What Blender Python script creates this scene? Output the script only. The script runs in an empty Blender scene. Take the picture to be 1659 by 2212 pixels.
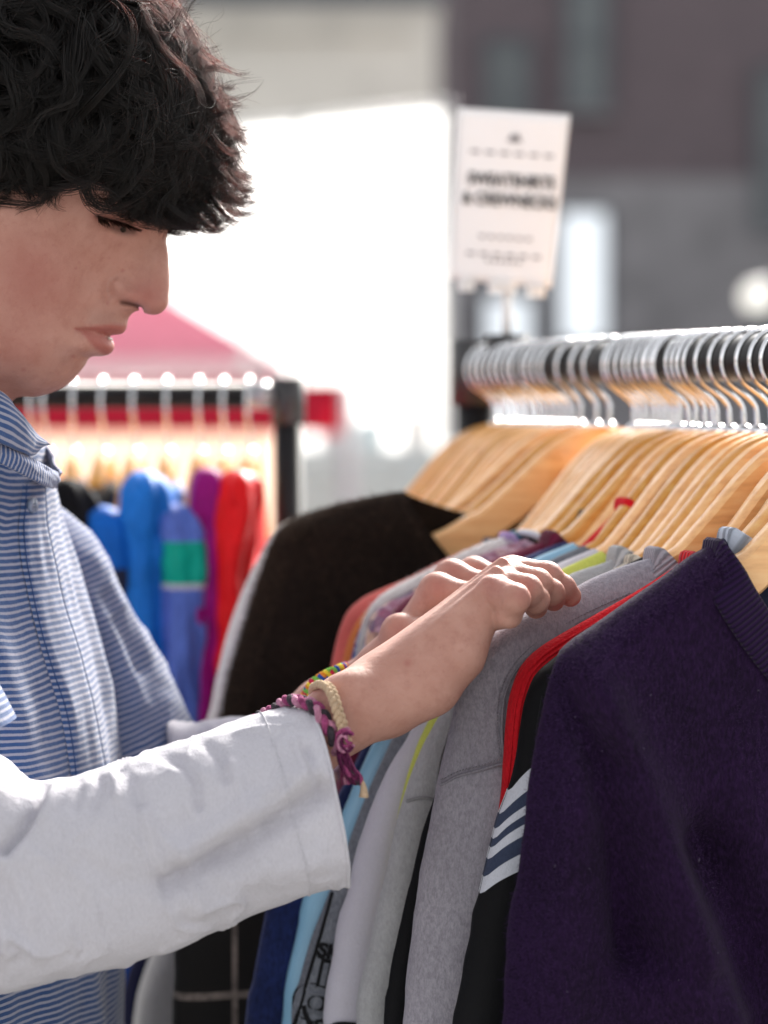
import bpy, math, random
import numpy as np
from mathutils import Vector, Matrix, Euler

rng = np.random.default_rng(7)
random.seed(7)
SC = bpy.context.scene
COL = SC.collection

# ---------------------------------------------------------------- camera
F_PX = 85.0 / 36.0 * 2212.0            # focal length in units of the 1659x2212 drawing
PITCH = math.atan(249.0 / F_PX)
CAM_Z = 1.5
cam_d = bpy.data.cameras.new('camera')
cam = bpy.data.objects.new('camera', cam_d)
COL.objects.link(cam)
cam.location = (0, 0, CAM_Z)
cam.rotation_euler = (math.radians(90) - PITCH, 0, 0)
cam_d.sensor_fit = 'VERTICAL'
cam_d.sensor_height = 36.0
cam_d.sensor_width = 27.0
cam_d.lens = 85.0
cam_d.clip_start = 0.05
cam_d.clip_end = 2000.0
cam_d.dof.use_dof = True
cam_d.dof.focus_distance = 1.325
cam_d.dof.aperture_fstop = 4.2
cam_d.dof.aperture_blades = 0
SC.camera = cam

# ---------------------------------------------------------------- sky, sun, exposure
SUN_AZ, SUN_EL = math.radians(18), math.radians(31)      # azimuth from +Y towards +X
world = bpy.data.worlds.new('World')
SC.world = world
world.use_nodes = True
wn = world.node_tree
wn.nodes.clear()
w_out = wn.nodes.new('ShaderNodeOutputWorld')
w_bg = wn.nodes.new('ShaderNodeBackground')
w_sky = wn.nodes.new('ShaderNodeTexSky')
w_sky.sky_type = 'NISHITA'
w_sky.sun_disc = False
w_sky.sun_elevation = SUN_EL
w_sky.sun_rotation = SUN_AZ
w_sky.air_density = 1.0
w_sky.dust_density = 3.0
w_sky.ozone_density = 1.0
w_hsv = wn.nodes.new('ShaderNodeHueSaturation')          # hazy white sky: the same everywhere
w_hsv.inputs['Saturation'].default_value = 0.10
w_bg.inputs['Strength'].default_value = 0.10
wn.links.new(w_sky.outputs[0], w_hsv.inputs['Color'])
wn.links.new(w_hsv.outputs[0], w_bg.inputs['Color'])
wn.links.new(w_bg.outputs[0], w_out.inputs['Surface'])

sun_d = bpy.data.lights.new('sun', 'SUN')
sun_d.energy = 3.8
sun_d.angle = math.radians(14)
sun_d.color = (1.0, 0.95, 0.87)
sun = bpy.data.objects.new('sun', sun_d)
COL.objects.link(sun)
S_DIR = Vector((math.sin(SUN_AZ) * math.cos(SUN_EL), math.cos(SUN_AZ) * math.cos(SUN_EL), math.sin(SUN_EL)))
sun.rotation_euler = S_DIR.to_track_quat('Z', 'Y').to_euler()
sun.location = (3, 5, 8)

SC.view_settings.view_transform = 'Standard'
SC.view_settings.look = 'None'
SC.view_settings.gamma = 1.0
SC.view_settings.exposure = 1.75
SC.cycles.use_denoising = True
SC.cycles.max_bounces = 8
SC.cycles.transparent_max_bounces = 8
SC.cycles.caustics_reflective = False
SC.cycles.caustics_refractive = False

# ---------------------------------------------------------------- helpers: points
CP, SP = math.cos(PITCH), math.sin(PITCH)

def ray(u, v):
    du, dv = u - 829.5, 1106.0 - v
    return np.array([du, dv * SP + F_PX * CP, dv * CP - F_PX * SP])

def P(u, v, Y):
    """point on the vertical plane at distance Y that the drawing shows at (u, v)"""
    d = ray(u, v)
    k = Y / d[1]
    return np.array([d[0] * k, Y, CAM_Z + d[2] * k])

def PX(p):
    """inverse of P for arrays (..., 3)"""
    p = np.asarray(p, float)
    x, y, z = p[..., 0], p[..., 1], p[..., 2] - CAM_Z
    dep = y * CP - z * SP
    up = y * SP + z * CP
    return 829.5 + F_PX * x / dep, 1106.0 - F_PX * up / dep

# ---------------------------------------------------------------- helpers: noise, splines
_perm = np.random.default_rng(3).random(4096)

def _h(i, j, k):
    return _perm[(i * 73 + j * 1531 + k * 379 + (i * j) % 97 * 11) % 4096]

def vnoise(x, y, z=0.0, seed=0):
    x, y, z = np.broadcast_arrays(np.asarray(x, float) + seed * 17.3, np.asarray(y, float) + seed * 5.7, np.asarray(z, float))
    xi, yi, zi = np.floor(x).astype(int), np.floor(y).astype(int), np.floor(z).astype(int)
    fx, fy, fz = x - xi, y - yi, z - zi
    fx, fy, fz = (f * f * f * (f * (f * 6 - 15) + 10) for f in (fx, fy, fz))
    r = 0
    for a in (0, 1):
        for b in (0, 1):
            for c in (0, 1):
                w = (fx if a else 1 - fx) * (fy if b else 1 - fy) * (fz if c else 1 - fz)
                r = r + w * _h(xi + a, yi + b, zi + c)
    return r * 2 - 1

def fbm(x, y, z=0.0, seed=0, o=3):
    r, a = 0, 1.0
    for i in range(o):
        r = r + a * vnoise(np.asarray(x) * 2 ** i, np.asarray(y) * 2 ** i, np.asarray(z) * 2 ** i, seed + i * 3)
        a *= 0.5
    return r

def resample(pts, n):
    """Catmull-Rom through pts, n points evenly by length"""
    pts = np.asarray(pts, float)
    if len(pts) < 3:
        t = np.linspace(0, 1, n)[:, None]
        return pts[0] * (1 - t) + pts[-1] * t
    ext = np.vstack([2 * pts[0] - pts[1], pts, 2 * pts[-1] - pts[-2]])
    out = []
    for i in range(len(pts) - 1):
        p0, p1, p2, p3 = ext[i:i + 4]
        t = np.linspace(0, 1, 24, endpoint=False)[:, None]
        out.append(0.5 * (2 * p1 + (p2 - p0) * t + (2 * p0 - 5 * p1 + 4 * p2 - p3) * t ** 2 + (3 * p1 - p0 - 3 * p2 + p3) * t ** 3))
    out = np.vstack(out + [pts[-1:]])
    L = np.concatenate([[0], np.cumsum(np.linalg.norm(np.diff(out, axis=0), axis=1))])
    q = np.linspace(0, L[-1], n)
    return np.stack([np.interp(q, L, out[:, k]) for k in range(out.shape[1])], 1)

def seg_dist(x, y, poly):
    """distance from points to an open polyline in 2D"""
    best = np.full(np.broadcast(x, y).shape, 1e9)
    poly = np.asarray(poly, float)
    for a, b in zip(poly[:-1], poly[1:]):
        ab = b - a
        t = np.clip(((x - a[0]) * ab[0] + (y - a[1]) * ab[1]) / max(ab @ ab, 1e-12), 0, 1)
        best = np.minimum(best, np.hypot(x - a[0] - t * ab[0], y - a[1] - t * ab[1]))
    return best

def in_poly(x, y, poly):
    poly = np.asarray(poly, float)
    c = np.zeros(np.broadcast(x, y).shape, bool)
    j = len(poly) - 1
    for i in range(len(poly)):
        xi, yi, xj, yj = *poly[i], *poly[j]
        c ^= ((yi > y) != (yj > y)) & (x < (xj - xi) * (y - yi) / (yj - yi + 1e-12) + xi)
        j = i
    return c

# ---------------------------------------------------------------- helpers: objects
def mesh_obj(name, verts, faces, mat, parent=None, attrs=None, smooth=True, mats=None, fmat=None):
    """faces: (n,4) or (n,3) int array, or a list of arrays"""
    me = bpy.data.meshes.new(name)
    verts = np.asarray(verts, np.float32)
    fl = faces if isinstance(faces, list) else [faces]
    fl = [np.asarray(f, np.int32) for f in fl if len(f)]
    me.vertices.add(len(verts))
    me.vertices.foreach_set('co', verts.ravel())
    nl = sum(f.size for f in fl)
    npoly = sum(len(f) for f in fl)
    me.loops.add(nl)
    me.loops.foreach_set('vertex_index', np.concatenate([f.ravel() for f in fl]))
    me.polygons.add(npoly)
    starts, off = [], 0
    for f in fl:
        starts.append(off + np.arange(len(f)) * f.shape[1])
        off += f.size
    me.polygons.foreach_set('loop_start', np.concatenate(starts).astype(np.int32))
    if fmat is not None:
        me.polygons.foreach_set('material_index', np.asarray(fmat, np.int32))
    me.polygons.foreach_set('use_smooth', np.full(npoly, smooth))
    for m in (mats or [mat]):
        me.materials.append(m)
    for k, v in (attrs or {}).items():
        at = me.attributes.new(k, 'FLOAT', 'POINT')
        at.data.foreach_set('value', np.asarray(v, np.float32).ravel())
    me.update(calc_edges=True)
    me.validate()
    return link(bpy.data.objects.new(name, me), parent)

def link(o, parent=None):
    COL.objects.link(o)
    if parent is not None:
        o.parent = parent
        o.matrix_parent_inverse = world_of(parent).inverted()
    return o

def world_of(o):
    m = Matrix.LocRotScale(o.location, o.rotation_euler, o.scale)
    return world_of(o.parent) @ o.matrix_parent_inverse @ m if o.parent else m

def empty(name, loc):
    e = bpy.data.objects.new(name, None)
    e.location = Vector([float(c) for c in loc])
    e.empty_display_size = 0.05
    COL.objects.link(e)
    return e

def tag(o, label=None, cat=None, group=None, kind=None):
    for k, v in (('label', label), ('category', cat), ('group', group), ('kind', kind)):
        if v:
            o[k] = v
    return o

def grid_faces(nr, nc, wrap=False):
    i, j = np.meshgrid(np.arange(nr - 1), np.arange(nc if wrap else nc - 1), indexing='ij')
    a = i * nc + j
    b = i * nc + (j + 1) % nc
    return np.stack([a, b, b + nc, a + nc], -1).reshape(-1, 4)

def frames(path, up=None):
    path = np.asarray(path, float)
    t = np.gradient(path, axis=0)
    t /= np.linalg.norm(t, axis=1, keepdims=True) + 1e-12
    n = np.zeros_like(t)
    ref = np.array([0, 0, 1.0]) if up is None else np.asarray(up, float)
    if abs(ref @ t[0]) > 0.95:
        ref = np.array([0, 1.0, 0.1])
    cur = ref - t[0] * (ref @ t[0])
    for k in range(len(path)):
        cur = cur - t[k] * (cur @ t[k])
        cur /= np.linalg.norm(cur) + 1e-12
        n[k] = cur
    return t, n, np.cross(t, n)

def tube_data(path, rad, nphi=10, up=None, cap=True, closed=False, flat=None):
    path = np.asarray(path, float)
    rad = np.broadcast_to(np.asarray(rad, float), (len(path),))
    t, n, b = frames(path, up)
    ph = np.arange(nphi) / nphi * 2 * math.pi
    fl = 1.0 if flat is None else flat
    v = path[:, None] + rad[:, None, None] * (np.cos(ph)[None, :, None] * n[:, None] + fl * np.sin(ph)[None, :, None] * b[:, None])
    f = [grid_faces(len(path), nphi, True)]
    v = v.reshape(-1, 3)
    if closed:
        a = (len(path) - 1) * nphi + np.arange(nphi)
        c = np.arange(nphi)
        f.append(np.stack([a, np.roll(a, -1), np.roll(c, -1), c], -1))
    elif cap:
        nv = len(v)
        v = np.vstack([v, path[:1], path[-1:]])
        k = np.arange(nphi)
        f.append(np.stack([np.roll(k, -1), k, np.full(nphi, nv)], -1))
        k2 = (len(path) - 1) * nphi + k
        f.append(np.stack([k2, np.roll(k2, -1), np.full(nphi, nv + 1)], -1))
    return v, f

def merge(parts):
    vs, fs, off = [], {}, 0
    for v, f in parts:
        for q in (f if isinstance(f, list) else [f]):
            q = np.asarray(q)
            fs.setdefault(q.shape[1], []).append(q + off)
        vs.append(v)
        off += len(v)
    return np.vstack(vs), [np.vstack(q) for q in fs.values()]

def tube(name, path, rad, mat, parent=None, nphi=10, **kw):
    v, f = tube_data(path, rad, nphi, **kw)
    return mesh_obj(name, v, f, mat, parent)

def box_data(c, s, bev=0.0, rot=0.0):
    """box with chamfered vertical edges"""
    hx, hy, hz = s[0] / 2, s[1] / 2, s[2] / 2
    bv = min(bev, hx * .9, hy * .9)
    ring = [(-hx + bv, -hy), (hx - bv, -hy), (hx, -hy + bv), (hx, hy - bv), (hx - bv, hy), (-hx + bv, hy), (-hx, hy - bv), (-hx, -hy + bv)] if bv > 0 else [(-hx, -hy), (hx, -hy), (hx, hy), (-hx, hy)]
    ca, sa = math.cos(rot), math.sin(rot)
    ring = [(x * ca - y * sa, x * sa + y * ca) for x, y in ring]
    n = len(ring)
    v = np.array([(x + c[0], y + c[1], c[2] + z) for z in (-hz, hz) for x, y in ring] + [(c[0], c[1], c[2] - hz), (c[0], c[1], c[2] + hz)])
    k = np.arange(n)
    q = np.stack([k, np.roll(k, -1), np.roll(k, -1) + n, k + n], -1)
    t = np.vstack([np.stack([np.roll(k, -1), k, np.full(n, 2 * n)], -1), np.stack([k + n, np.roll(k, -1) + n, np.full(n, 2 * n + 1)], -1)])
    return v, [q, t]

def box(name, c, s, mat, parent=None, bev=0.0, rot=0.0):
    v, f = box_data(c, s, bev, rot)
    return mesh_obj(name, v, f, mat, parent, smooth=False)

# ---------------------------------------------------------------- helpers: materials
def lin(r, g, b):
    f = lambda c: c / 12.92 if c <= 0.04045 else ((c + 0.055) / 1.055) ** 2.4
    return (f(r / 255), f(g / 255), f(b / 255), 1.0)

class NT:
    def __init__(s, name):
        s.m = bpy.data.materials.new(name)
        s.m.use_nodes = True
        s.t = s.m.node_tree
        s.b = s.t.nodes['Principled BSDF']
        s.out = s.t.nodes['Material Output']
    def n(s, typ, **kw):
        nd = s.t.nodes.new('ShaderNode' + typ)
        for k, v in kw.items():
            if k.startswith('i_'):
                k = k[2:]
                key = int(k) if k.isdigit() else k.replace('_', ' ')
                nd.inputs[key].default_value = v
            else:
                setattr(nd, k, v)
        return nd
    def l(s, a, b):
        s.t.links.new(a, b)
    def coord(s, scale=(1, 1, 1), kind='Object'):
        tc = s.n('TexCoord')
        mp = s.n('Mapping')
        mp.inputs['Scale'].default_value = scale
        s.l(tc.outputs[kind], mp.inputs['Vector'])
        return mp.outputs[0]
    def noise(s, scale, detail=3, rough=0.55, vec=None):
        nd = s.n('TexNoise', i_Scale=scale, i_Detail=detail, i_Roughness=rough)
        s.l(vec if vec is not None else s.coord(), nd.inputs['Vector'])
        return nd.outputs['Fac']
    def ramp(s, fac, stops):
        r = s.n('ValToRGB')
        e = r.color_ramp.elements
        while len(e) < len(stops):
            e.new(0.5)
        for x, (p, c) in zip(e, stops):
            x.position, x.color = p, c
        s.l(fac, r.inputs[0])
        return r.outputs[0]
    def mix(s, fac, a, b, mode='MIX'):
        m = s.n('Mix', data_type='RGBA', blend_type=mode)
        for sock, val in ((m.inputs[0], fac), (m.inputs[6], a), (m.inputs[7], b)):
            if isinstance(val, bpy.types.NodeSocket):
                s.l(val, sock)
            else:
                sock.default_value = val
        return m.outputs[2]
    def math(s, op, a, b=0.0, c=0.0):
        m = s.n('Math', operation=op)
        for k, val in enumerate((a, b, c)):
            if isinstance(val, bpy.types.NodeSocket):
                s.l(val, m.inputs[k])
            else:
                m.inputs[k].default_value = val
        return m.outputs[0]
    def attr(s, name):
        return s.n('Attribute', attribute_name=name).outputs['Fac']
    def bump(s, h, strength=0.3, dist=0.001, prev=None):
        b = s.n('Bump', i_Strength=strength, i_Distance=dist)
        s.l(h, b.inputs['Height'])
        if prev is not None:
            s.l(prev, b.inputs['Normal'])
        s.l(b.outputs[0], s.b.inputs['Normal'])
        return b.outputs[0]
    def base(s, c):
        if isinstance(c, bpy.types.NodeSocket):
            s.l(c, s.b.inputs['Base Color'])
        else:
            s.b.inputs['Base Color'].default_value = c
        return s
    def set(s, **kw):
        for k, v in kw.items():
            s.b.inputs[k.replace('_', ' ')].default_value = v
        return s

def scl(c, k):
    return (c[0] * k, c[1] * k, c[2] * k, 1.0)

_FAB = {}
def fabric(name, col, var=0.25, scale=900, heather=0.0, rough=0.9, sheen=0.25, bump=0.35, slub=1.0, col2=None, trans=0.0):
    """woven or knitted cloth: flecked colour, fine relief"""
    if name in _FAB:
        return _FAB[name]
    n = NT(name)
    big = n.noise(22, 3)
    fine = n.noise(scale, 2, vec=n.coord((1, 1, 0.45)))
    c = n.ramp(big, [(0.3, scl(col, 1 - var * 0.5)), (0.7, scl(col, 1 + var * 0.35))])
    if heather:
        c2 = col2 or scl(col, 0.45)
        hz = n.noise(420, 3, 0.7, vec=n.coord((1, 1, 0.6)))
        c = n.mix(n.ramp(hz, [(0.42, (0, 0, 0, 1)), (0.62, (heather,) * 3 + (1,))]), c, c2)
    c = n.mix(n.ramp(fine, [(0.3, (0.55, 0.55, 0.55, 1)), (0.7, (1.15, 1.15, 1.15, 1))]), c, c, 'MULTIPLY') if False else c
    dark = n.ramp(fine, [(0.32, (1 - 0.45 * var * 2,) * 3 + (1,)), (0.68, (1, 1, 1, 1))])
    c = n.mix(1.0, c, dark, 'MULTIPLY')
    n.base(c).set(Roughness=rough, Sheen_Weight=sheen, Sheen_Roughness=0.5)
    n.b.inputs['Specular IOR Level'].default_value = 0.15
    n.b.inputs['Sheen Tint'].default_value = (min(1, col[0] * 2 + .15), min(1, col[1] * 2 + .15), min(1, col[2] * 2 + .15), 1)
    b1 = n.bump(fine, bump, 0.0012)
    n.bump(n.noise(90, 3), 0.25 * slub, 0.003, prev=b1)
    if trans:
        tr = n.n('BsdfTranslucent')
        n.l(c, tr.inputs['Color'])
        ms = n.n('MixShader')
        ms.inputs[0].default_value = trans
        n.l(n.b.outputs[0], ms.inputs[1])
        n.l(tr.outputs[0], ms.inputs[2])
        n.l(ms.outputs[0], n.out.inputs['Surface'])
    _FAB[name] = n.m
    return n.m

def plain(name, col, rough=0.5, metal=0.0, var=0.12, scale=30, bump=0.05, coat=0.0):
    if name in _FAB:
        return _FAB[name]
    n = NT(name)
    c = n.ramp(n.noise(scale, 4), [(0.3, scl(col, 1 - var)), (0.7, scl(col, 1 + var))])
    n.base(c).set(Roughness=rough, Metallic=metal, Coat_Weight=coat)
    if bump:
        n.bump(n.noise(scale * 8, 3), bump, 0.001)
    _FAB[name] = n.m
    return n.m

def rib_fabric(name, col, freq=600, attr='rib', depth=0.6):
    """ribbed knit: ridges follow the 'rib' attribute (metres along the band)"""
    if name in _FAB:
        return _FAB[name]
    n = NT(name)
    w = n.math('SINE', n.math('MULTIPLY', n.attr(attr), freq * 2 * math.pi / 2))
    w01 = n.math('MULTIPLY_ADD', w, 0.5, 0.5)
    c = n.ramp(w01, [(0.15, scl(col, 0.5)), (0.7, col)])
    n.base(c).set(Roughness=0.9, Sheen_Weight=0.08)
    n.b.inputs['Specular IOR Level'].default_value = 0.15
    b = n.bump(w01, depth, 0.0015)
    n.bump(n.noise(700, 2), 0.3, 0.001, prev=b)
    _FAB[name] = n.m
    return n.m

def text_obj(body, size, mat, name, parent, place, offset=0.0, extrude=0.0, align='CENTER'):
    """place: function mapping (x, y) text-plane metres -> world point"""
    cu = bpy.data.curves.new(name, 'FONT')
    cu.body = body
    cu.size = size
    cu.offset = offset
    cu.align_x = align
    cu.fill_mode = 'FRONT'
    cu.resolution_u = 4
    o = bpy.data.objects.new(name, cu)
    COL.objects.link(o)
    dg = bpy.context.evaluated_depsgraph_get()
    me = bpy.data.meshes.new_from_object(o.evaluated_get(dg))
    bpy.data.objects.remove(o)
    co = np.zeros(len(me.vertices) * 3)
    me.vertices.foreach_get('co', co)
    co = co.reshape(-1, 3)
    new = np.array([place(x, y) for x, y in co[:, :2]]) if len(co) else co
    me.vertices.foreach_set('co', new.ravel())
    me.materials.clear()
    me.materials.append(mat)
    me.update()
    return link(bpy.data.objects.new(name, me), parent)
# ================================================================ SETTING
# ---- ground
def ground_mat():
    n = NT('pale_paving')
    v = n.coord()
    br = n.n('TexBrick', i_Scale=1.0, i_Mortar_Size=0.006, i_Brick_Width=0.6, i_Row_Height=0.4)
    n.l(v, br.inputs['Vector'])
    br.inputs['Color1'].default_value = (0.24, 0.235, 0.225, 1)
    br.inputs['Color2'].default_value = (0.28, 0.275, 0.265, 1)
    br.inputs['Mortar'].default_value = (0.2, 0.2, 0.19, 1)
    n.base(n.mix(n.math('MULTIPLY', n.noise(3, 5), 0.5), br.outputs['Color'], (0.19, 0.19, 0.185, 1))).set(Roughness=0.8)
    return n.m
gx = np.linspace(-700, 700, 9)
gv = np.array([(x, y, 0) for y in gx for x in gx])
tag(mesh_obj('ground', gv, grid_faces(9, 9), ground_mat(), smooth=False), kind='structure')

# ---- brick building, right
def brick_mat():
    n = NT('dark_brick')
    br = n.n('TexBrick', i_Scale=1.0, i_Mortar_Size=0.006, i_Brick_Width=0.22, i_Row_Height=0.075)
    tc = n.n('TexCoord')
    sx = n.n('SeparateXYZ')
    cx = n.n('CombineXYZ')
    n.l(tc.outputs['Object'], sx.inputs[0])
    n.l(sx.outputs[0], cx.inputs[0])
    n.l(sx.outputs[2], cx.inputs[1])
    n.l(cx.outputs[0], br.inputs['Vector'])
    br.inputs['Color1'].default_value = (0.105, 0.078, 0.09, 1)
    br.inputs['Color2'].default_value = (0.14, 0.105, 0.12, 1)
    br.inputs['Mortar'].default_value = (0.13, 0.12, 0.125, 1)
    n.base(n.mix(n.math('MULTIPLY', n.noise(1.2, 4), 0.5), br.outputs['Color'], (0.1, 0.085, 0.1, 1))).set(Roughness=0.85)
    return n.m
BRICK = brick_mat()
HAZE_SILL_GREY = plain('haze_wall_sill_grey', (0.215, 0.208, 0.222, 1), 0.8, var=0.25, scale=1.3)  # sill grey; on the lower wall it puts haze into the colour
GLASS_D = plain('dark_window_glass', (0.10, 0.115, 0.122, 1), 0.2, var=0.2, scale=1.0, bump=0)
GLASS_B = plain('sky_reflection_glow', (0.7, 0.73, 0.76, 1), 0.4, var=0.05, scale=2.0, bump=0)  # bright sky reflected in the panes, put in as their own glow
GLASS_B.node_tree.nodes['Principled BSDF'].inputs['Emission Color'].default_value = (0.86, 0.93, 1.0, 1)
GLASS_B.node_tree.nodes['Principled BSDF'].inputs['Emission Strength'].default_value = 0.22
FRAME = plain('slate_frame', (0.07, 0.08, 0.1, 1), 0.5)
BY = 30.0
def wpt(u, v, Y=BY):
    return P(u, v, Y)
b1 = empty('brick_building', (5.0, BY, 0))
tag(b1, 'tall dark brick building with its lower storey coloured grey for haze, behind the clothes rack', 'building')
xl = wpt(976, 400)[0]
z_split = wpt(1300, 385)[2]
box('wall', (xl + 6, BY + 4, (z_split + 7.2) / 2), (12, 8, 7.2 - z_split), BRICK, b1)
box('lower_wall', (xl + 6, BY + 4, z_split / 2), (12.06, 8.06, z_split), HAZE_SILL_GREY, b1)
def window(u0, u1, v0, v1, glass, parent, mull=True):
    a, b = wpt(u0, v1), wpt(u1, v0)
    cx, cz, w, h = (a[0] + b[0]) / 2, (a[2] + b[2]) / 2, b[0] - a[0], b[2] - a[2]
    fr = []
    t = 0.05
    for dx, dz, sx, sz in ((-w / 2, 0, t, h + t), (w / 2, 0, t, h + t), (0, -h / 2, w - t, t), (0, h / 2, w - t, t)):
        fr.append(box_data((cx + dx, BY - 0.07, cz + dz), (sx, 0.12, sz)))
    if mull:
        fr.append(box_data((cx, BY - 0.07, cz), (0.035, 0.08, h - t)))
        fr.append(box_data((cx, BY - 0.065, cz), (w - t, 0.07, 0.035)))
    vv, ff = merge(fr)
    wo = mesh_obj('window', vv, ff, FRAME, parent, smooth=False)
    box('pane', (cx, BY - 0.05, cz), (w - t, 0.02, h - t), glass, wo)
    box('sill', (cx, BY - 0.1, cz - h / 2 - 0.06), (w + 0.15, 0.2, 0.06), HAZE_SILL_GREY, wo)
window(1048, 1142, 90, 335, GLASS_D, b1)
window(1222, 1312, -60, 235, GLASS_D, b1)
window(1632, 1730, 150, 500, GLASS_D, b1)
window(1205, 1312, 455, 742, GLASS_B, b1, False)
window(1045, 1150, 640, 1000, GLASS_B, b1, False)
window(1640, 1740, 700, 1000, GLASS_D, b1)
tag(b1.children[0], None)

# ---- pale building, left behind
PALE = plain('beige_render', (0.70, 0.67, 0.61, 1), 0.85, var=0.1, scale=0.8)
ROOFM = plain('slate_roof', (0.1, 0.12, 0.15, 1), 0.7)
b2 = empty('pale_building', (-6, 45, 0))
tag(b2, 'pale beige rendered building above the white screen', 'building')
ztop = P(700, 8, 45)[2]
box('wall', (-6, 49, ztop / 2), (18, 8, ztop), PALE, b2)
box('roof_band', (-6, 49, ztop + 1.0), (18.4, 8.6, 2.0), ROOFM, b2)
for uu in (420, 610, 800):
    a = P(uu, 150, 45)
    w0 = box('cornice', (a[0], 44.9, P(uu, 70, 45)[2]), (1.5, 0.3, 0.1), PALE, b2)

# ---- white marquee (translucent cloth, lit from behind by the sun)
def cloth_trans(name, col, tr=0.6, rough=0.8):
    n = NT(name)
    n.base(n.ramp(n.noise(2.5, 3), [(0.3, scl(col, 0.93)), (0.7, col)])).set(Roughness=rough)
    t = n.n('BsdfTranslucent')
    t.inputs['Color'].default_value = col
    m = n.n('MixShader')
    m.inputs[0].default_value = tr
    n.l(n.b.outputs[0], m.inputs[1])
    n.l(t.outputs[0], m.inputs[2])
    n.l(m.outputs[0], n.out.inputs['Surface'])
    return n.m
MARQ = cloth_trans('white_marquee_cloth', (0.95, 0.95, 0.95, 1), 0.88)
STEEL = plain('galvanised_steel', (0.5, 0.5, 0.52, 1), 0.35, 0.9)
def cloth_sheet(name, corners, mat, parent, nu=24, nv=16, amp=0.02, freq=3.0, th=0.004):
    """four corner points -> gently billowing sheet with thickness"""
    c = np.asarray(corners, float)
    s, t = np.meshgrid(np.linspace(0, 1, nu), np.linspace(0, 1, nv), indexing='ij')
    p = (c[0] * ((1 - s) * (1 - t))[..., None] + c[1] * (s * (1 - t))[..., None] + c[2] * (s * t)[..., None] + c[3] * ((1 - s) * t)[..., None])
    nrm = np.cross(c[1] - c[0], c[3] - c[0])
    nrm /= np.linalg.norm(nrm)
    d = amp * fbm(s * freq * 3, t * freq * 0.7, 0.3, seed=len(name))
    p = p + d[..., None] * nrm
    f = grid_faces(nu, nv)
    q = p + nrm * th
    n = nu * nv
    rim = np.concatenate([np.arange(nv), np.arange(1, nu) * nv + nv - 1, (nu - 1) * nv + np.arange(nv - 2, -1, -1), np.arange(nu - 2, 0, -1) * nv])
    rf = np.stack([rim, np.roll(rim, -1), np.roll(rim, -1) + n, rim + n], -1)
    return mesh_obj(name, np.vstack([p.reshape(-1, 3), q.reshape(-1, 3)]), np.vstack([f[:, ::-1], f + n, rf]), mat, parent)
mq = empty('white_cloth_screen', P(700, 857, 17) * [1, 1, 0])
tag(mq, 'tall white cloth screen wall glowing in the sunlight behind the racks', 'screen')
zt = P(950, 226, 16)[2]
A = np.array([P(120, 300, 18.5)[0], 18.5, zt]); B = np.array([P(966, 226, 16)[0], 16.0, zt])
nb = np.array([-0.06, 0.998, 0.0]); Cc = B + nb * 6; Dd = A + nb * 6
dn = np.array([0, 0, 1.0])
cloth_sheet('cloth', [A, B, B - dn * (zt - 0.75), A - dn * (zt - 0.75)], MARQ, mq)
for s_ in (0, .33, .66, 1):
    q = A + (B - A) * s_ + np.array([0, .06, 0])
    tube('pole', [q * [1, 1, 0], q + dn * 0.02], 0.03, STEEL, mq)
tube('top_rail', [A + np.array([0, .06, .0]), B + np.array([0, .06, .0])], 0.02, STEEL, mq)

# ---- thin lamp post in front of the marquee
lp = P(535, 857, 12)
post = empty('lamp_post', (lp[0], lp[1], 0))
tag(post, 'thin grey lamp post in front of the white screen', 'lamp post')
GREYM = plain('grey_paint', (0.32, 0.34, 0.36, 1), 0.5)
tube('post', [(lp[0], lp[1], 0), (lp[0], lp[1], 2.55)], 0.009, GREYM, post)
tube('base', [(lp[0], lp[1], 0), (lp[0], lp[1], 0.5)], 0.025, GREYM, post)
hd = P(555, 775, 12)
tube('collar', [(lp[0], lp[1], hd[2] - 0.05), (lp[0], lp[1], hd[2] + 0.05)], 0.028, plain('white_paint', (0.8, 0.8, 0.8, 1), 0.4), post)

# ---- pink-red gazebo far left, sunlit roof
GLARE_RED = cloth_trans('glare_pale_red_cloth', (0.99, 0.62, 0.72, 1), 0.94)  # pale pink: glare on the red cloth put into its colour
WHITE_T = cloth_trans('white_valance_cloth', (0.88, 0.84, 0.84, 1), 0.75)
gz = empty('red_gazebo', P(150, 857, 14) * [1, 1, 0])
tag(gz, 'red peaked gazebo with white valance, its cloth coloured pale for backlight glare', 'tent')
ze = P(300, 778, 14)[2]
eR, eL = P(585, 778, 14), P(-330, 778, 14)
pk = P(180, 545, 14) + np.array([0, 1.2, 0])
back = np.array([0, 2.4, 0])
for c3 in ([eL, eR, pk], [eR, eR + back, pk], [eR + back, eL + back, pk], [eL + back, eL, pk]):
    cloth_sheet('roof_panel', [c3[0], c3[1], c3[2] + (c3[1] - c3[0]) * 0.01, c3[2] - (c3[1] - c3[0]) * 0.01], GLARE_RED, gz, amp=0.008)
zv = P(300, 822, 14)[2]
for p0, p1 in ((eL, eR), (eR, eR + back), (eR + back, eL + back), (eL + back, eL)):
    lo0, lo1 = p0.copy(), p1.copy()
    lo0[2] = lo1[2] = zv
    cloth_sheet('valance', [p0, p1, lo1, lo0], WHITE_T, gz, amp=0.006)
for q in (eL, eR, eL + back, eR + back):
    tube('pole', [q * [1, 1, 0], q - dn * 0.02], 0.018, STEEL, gz)

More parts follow.
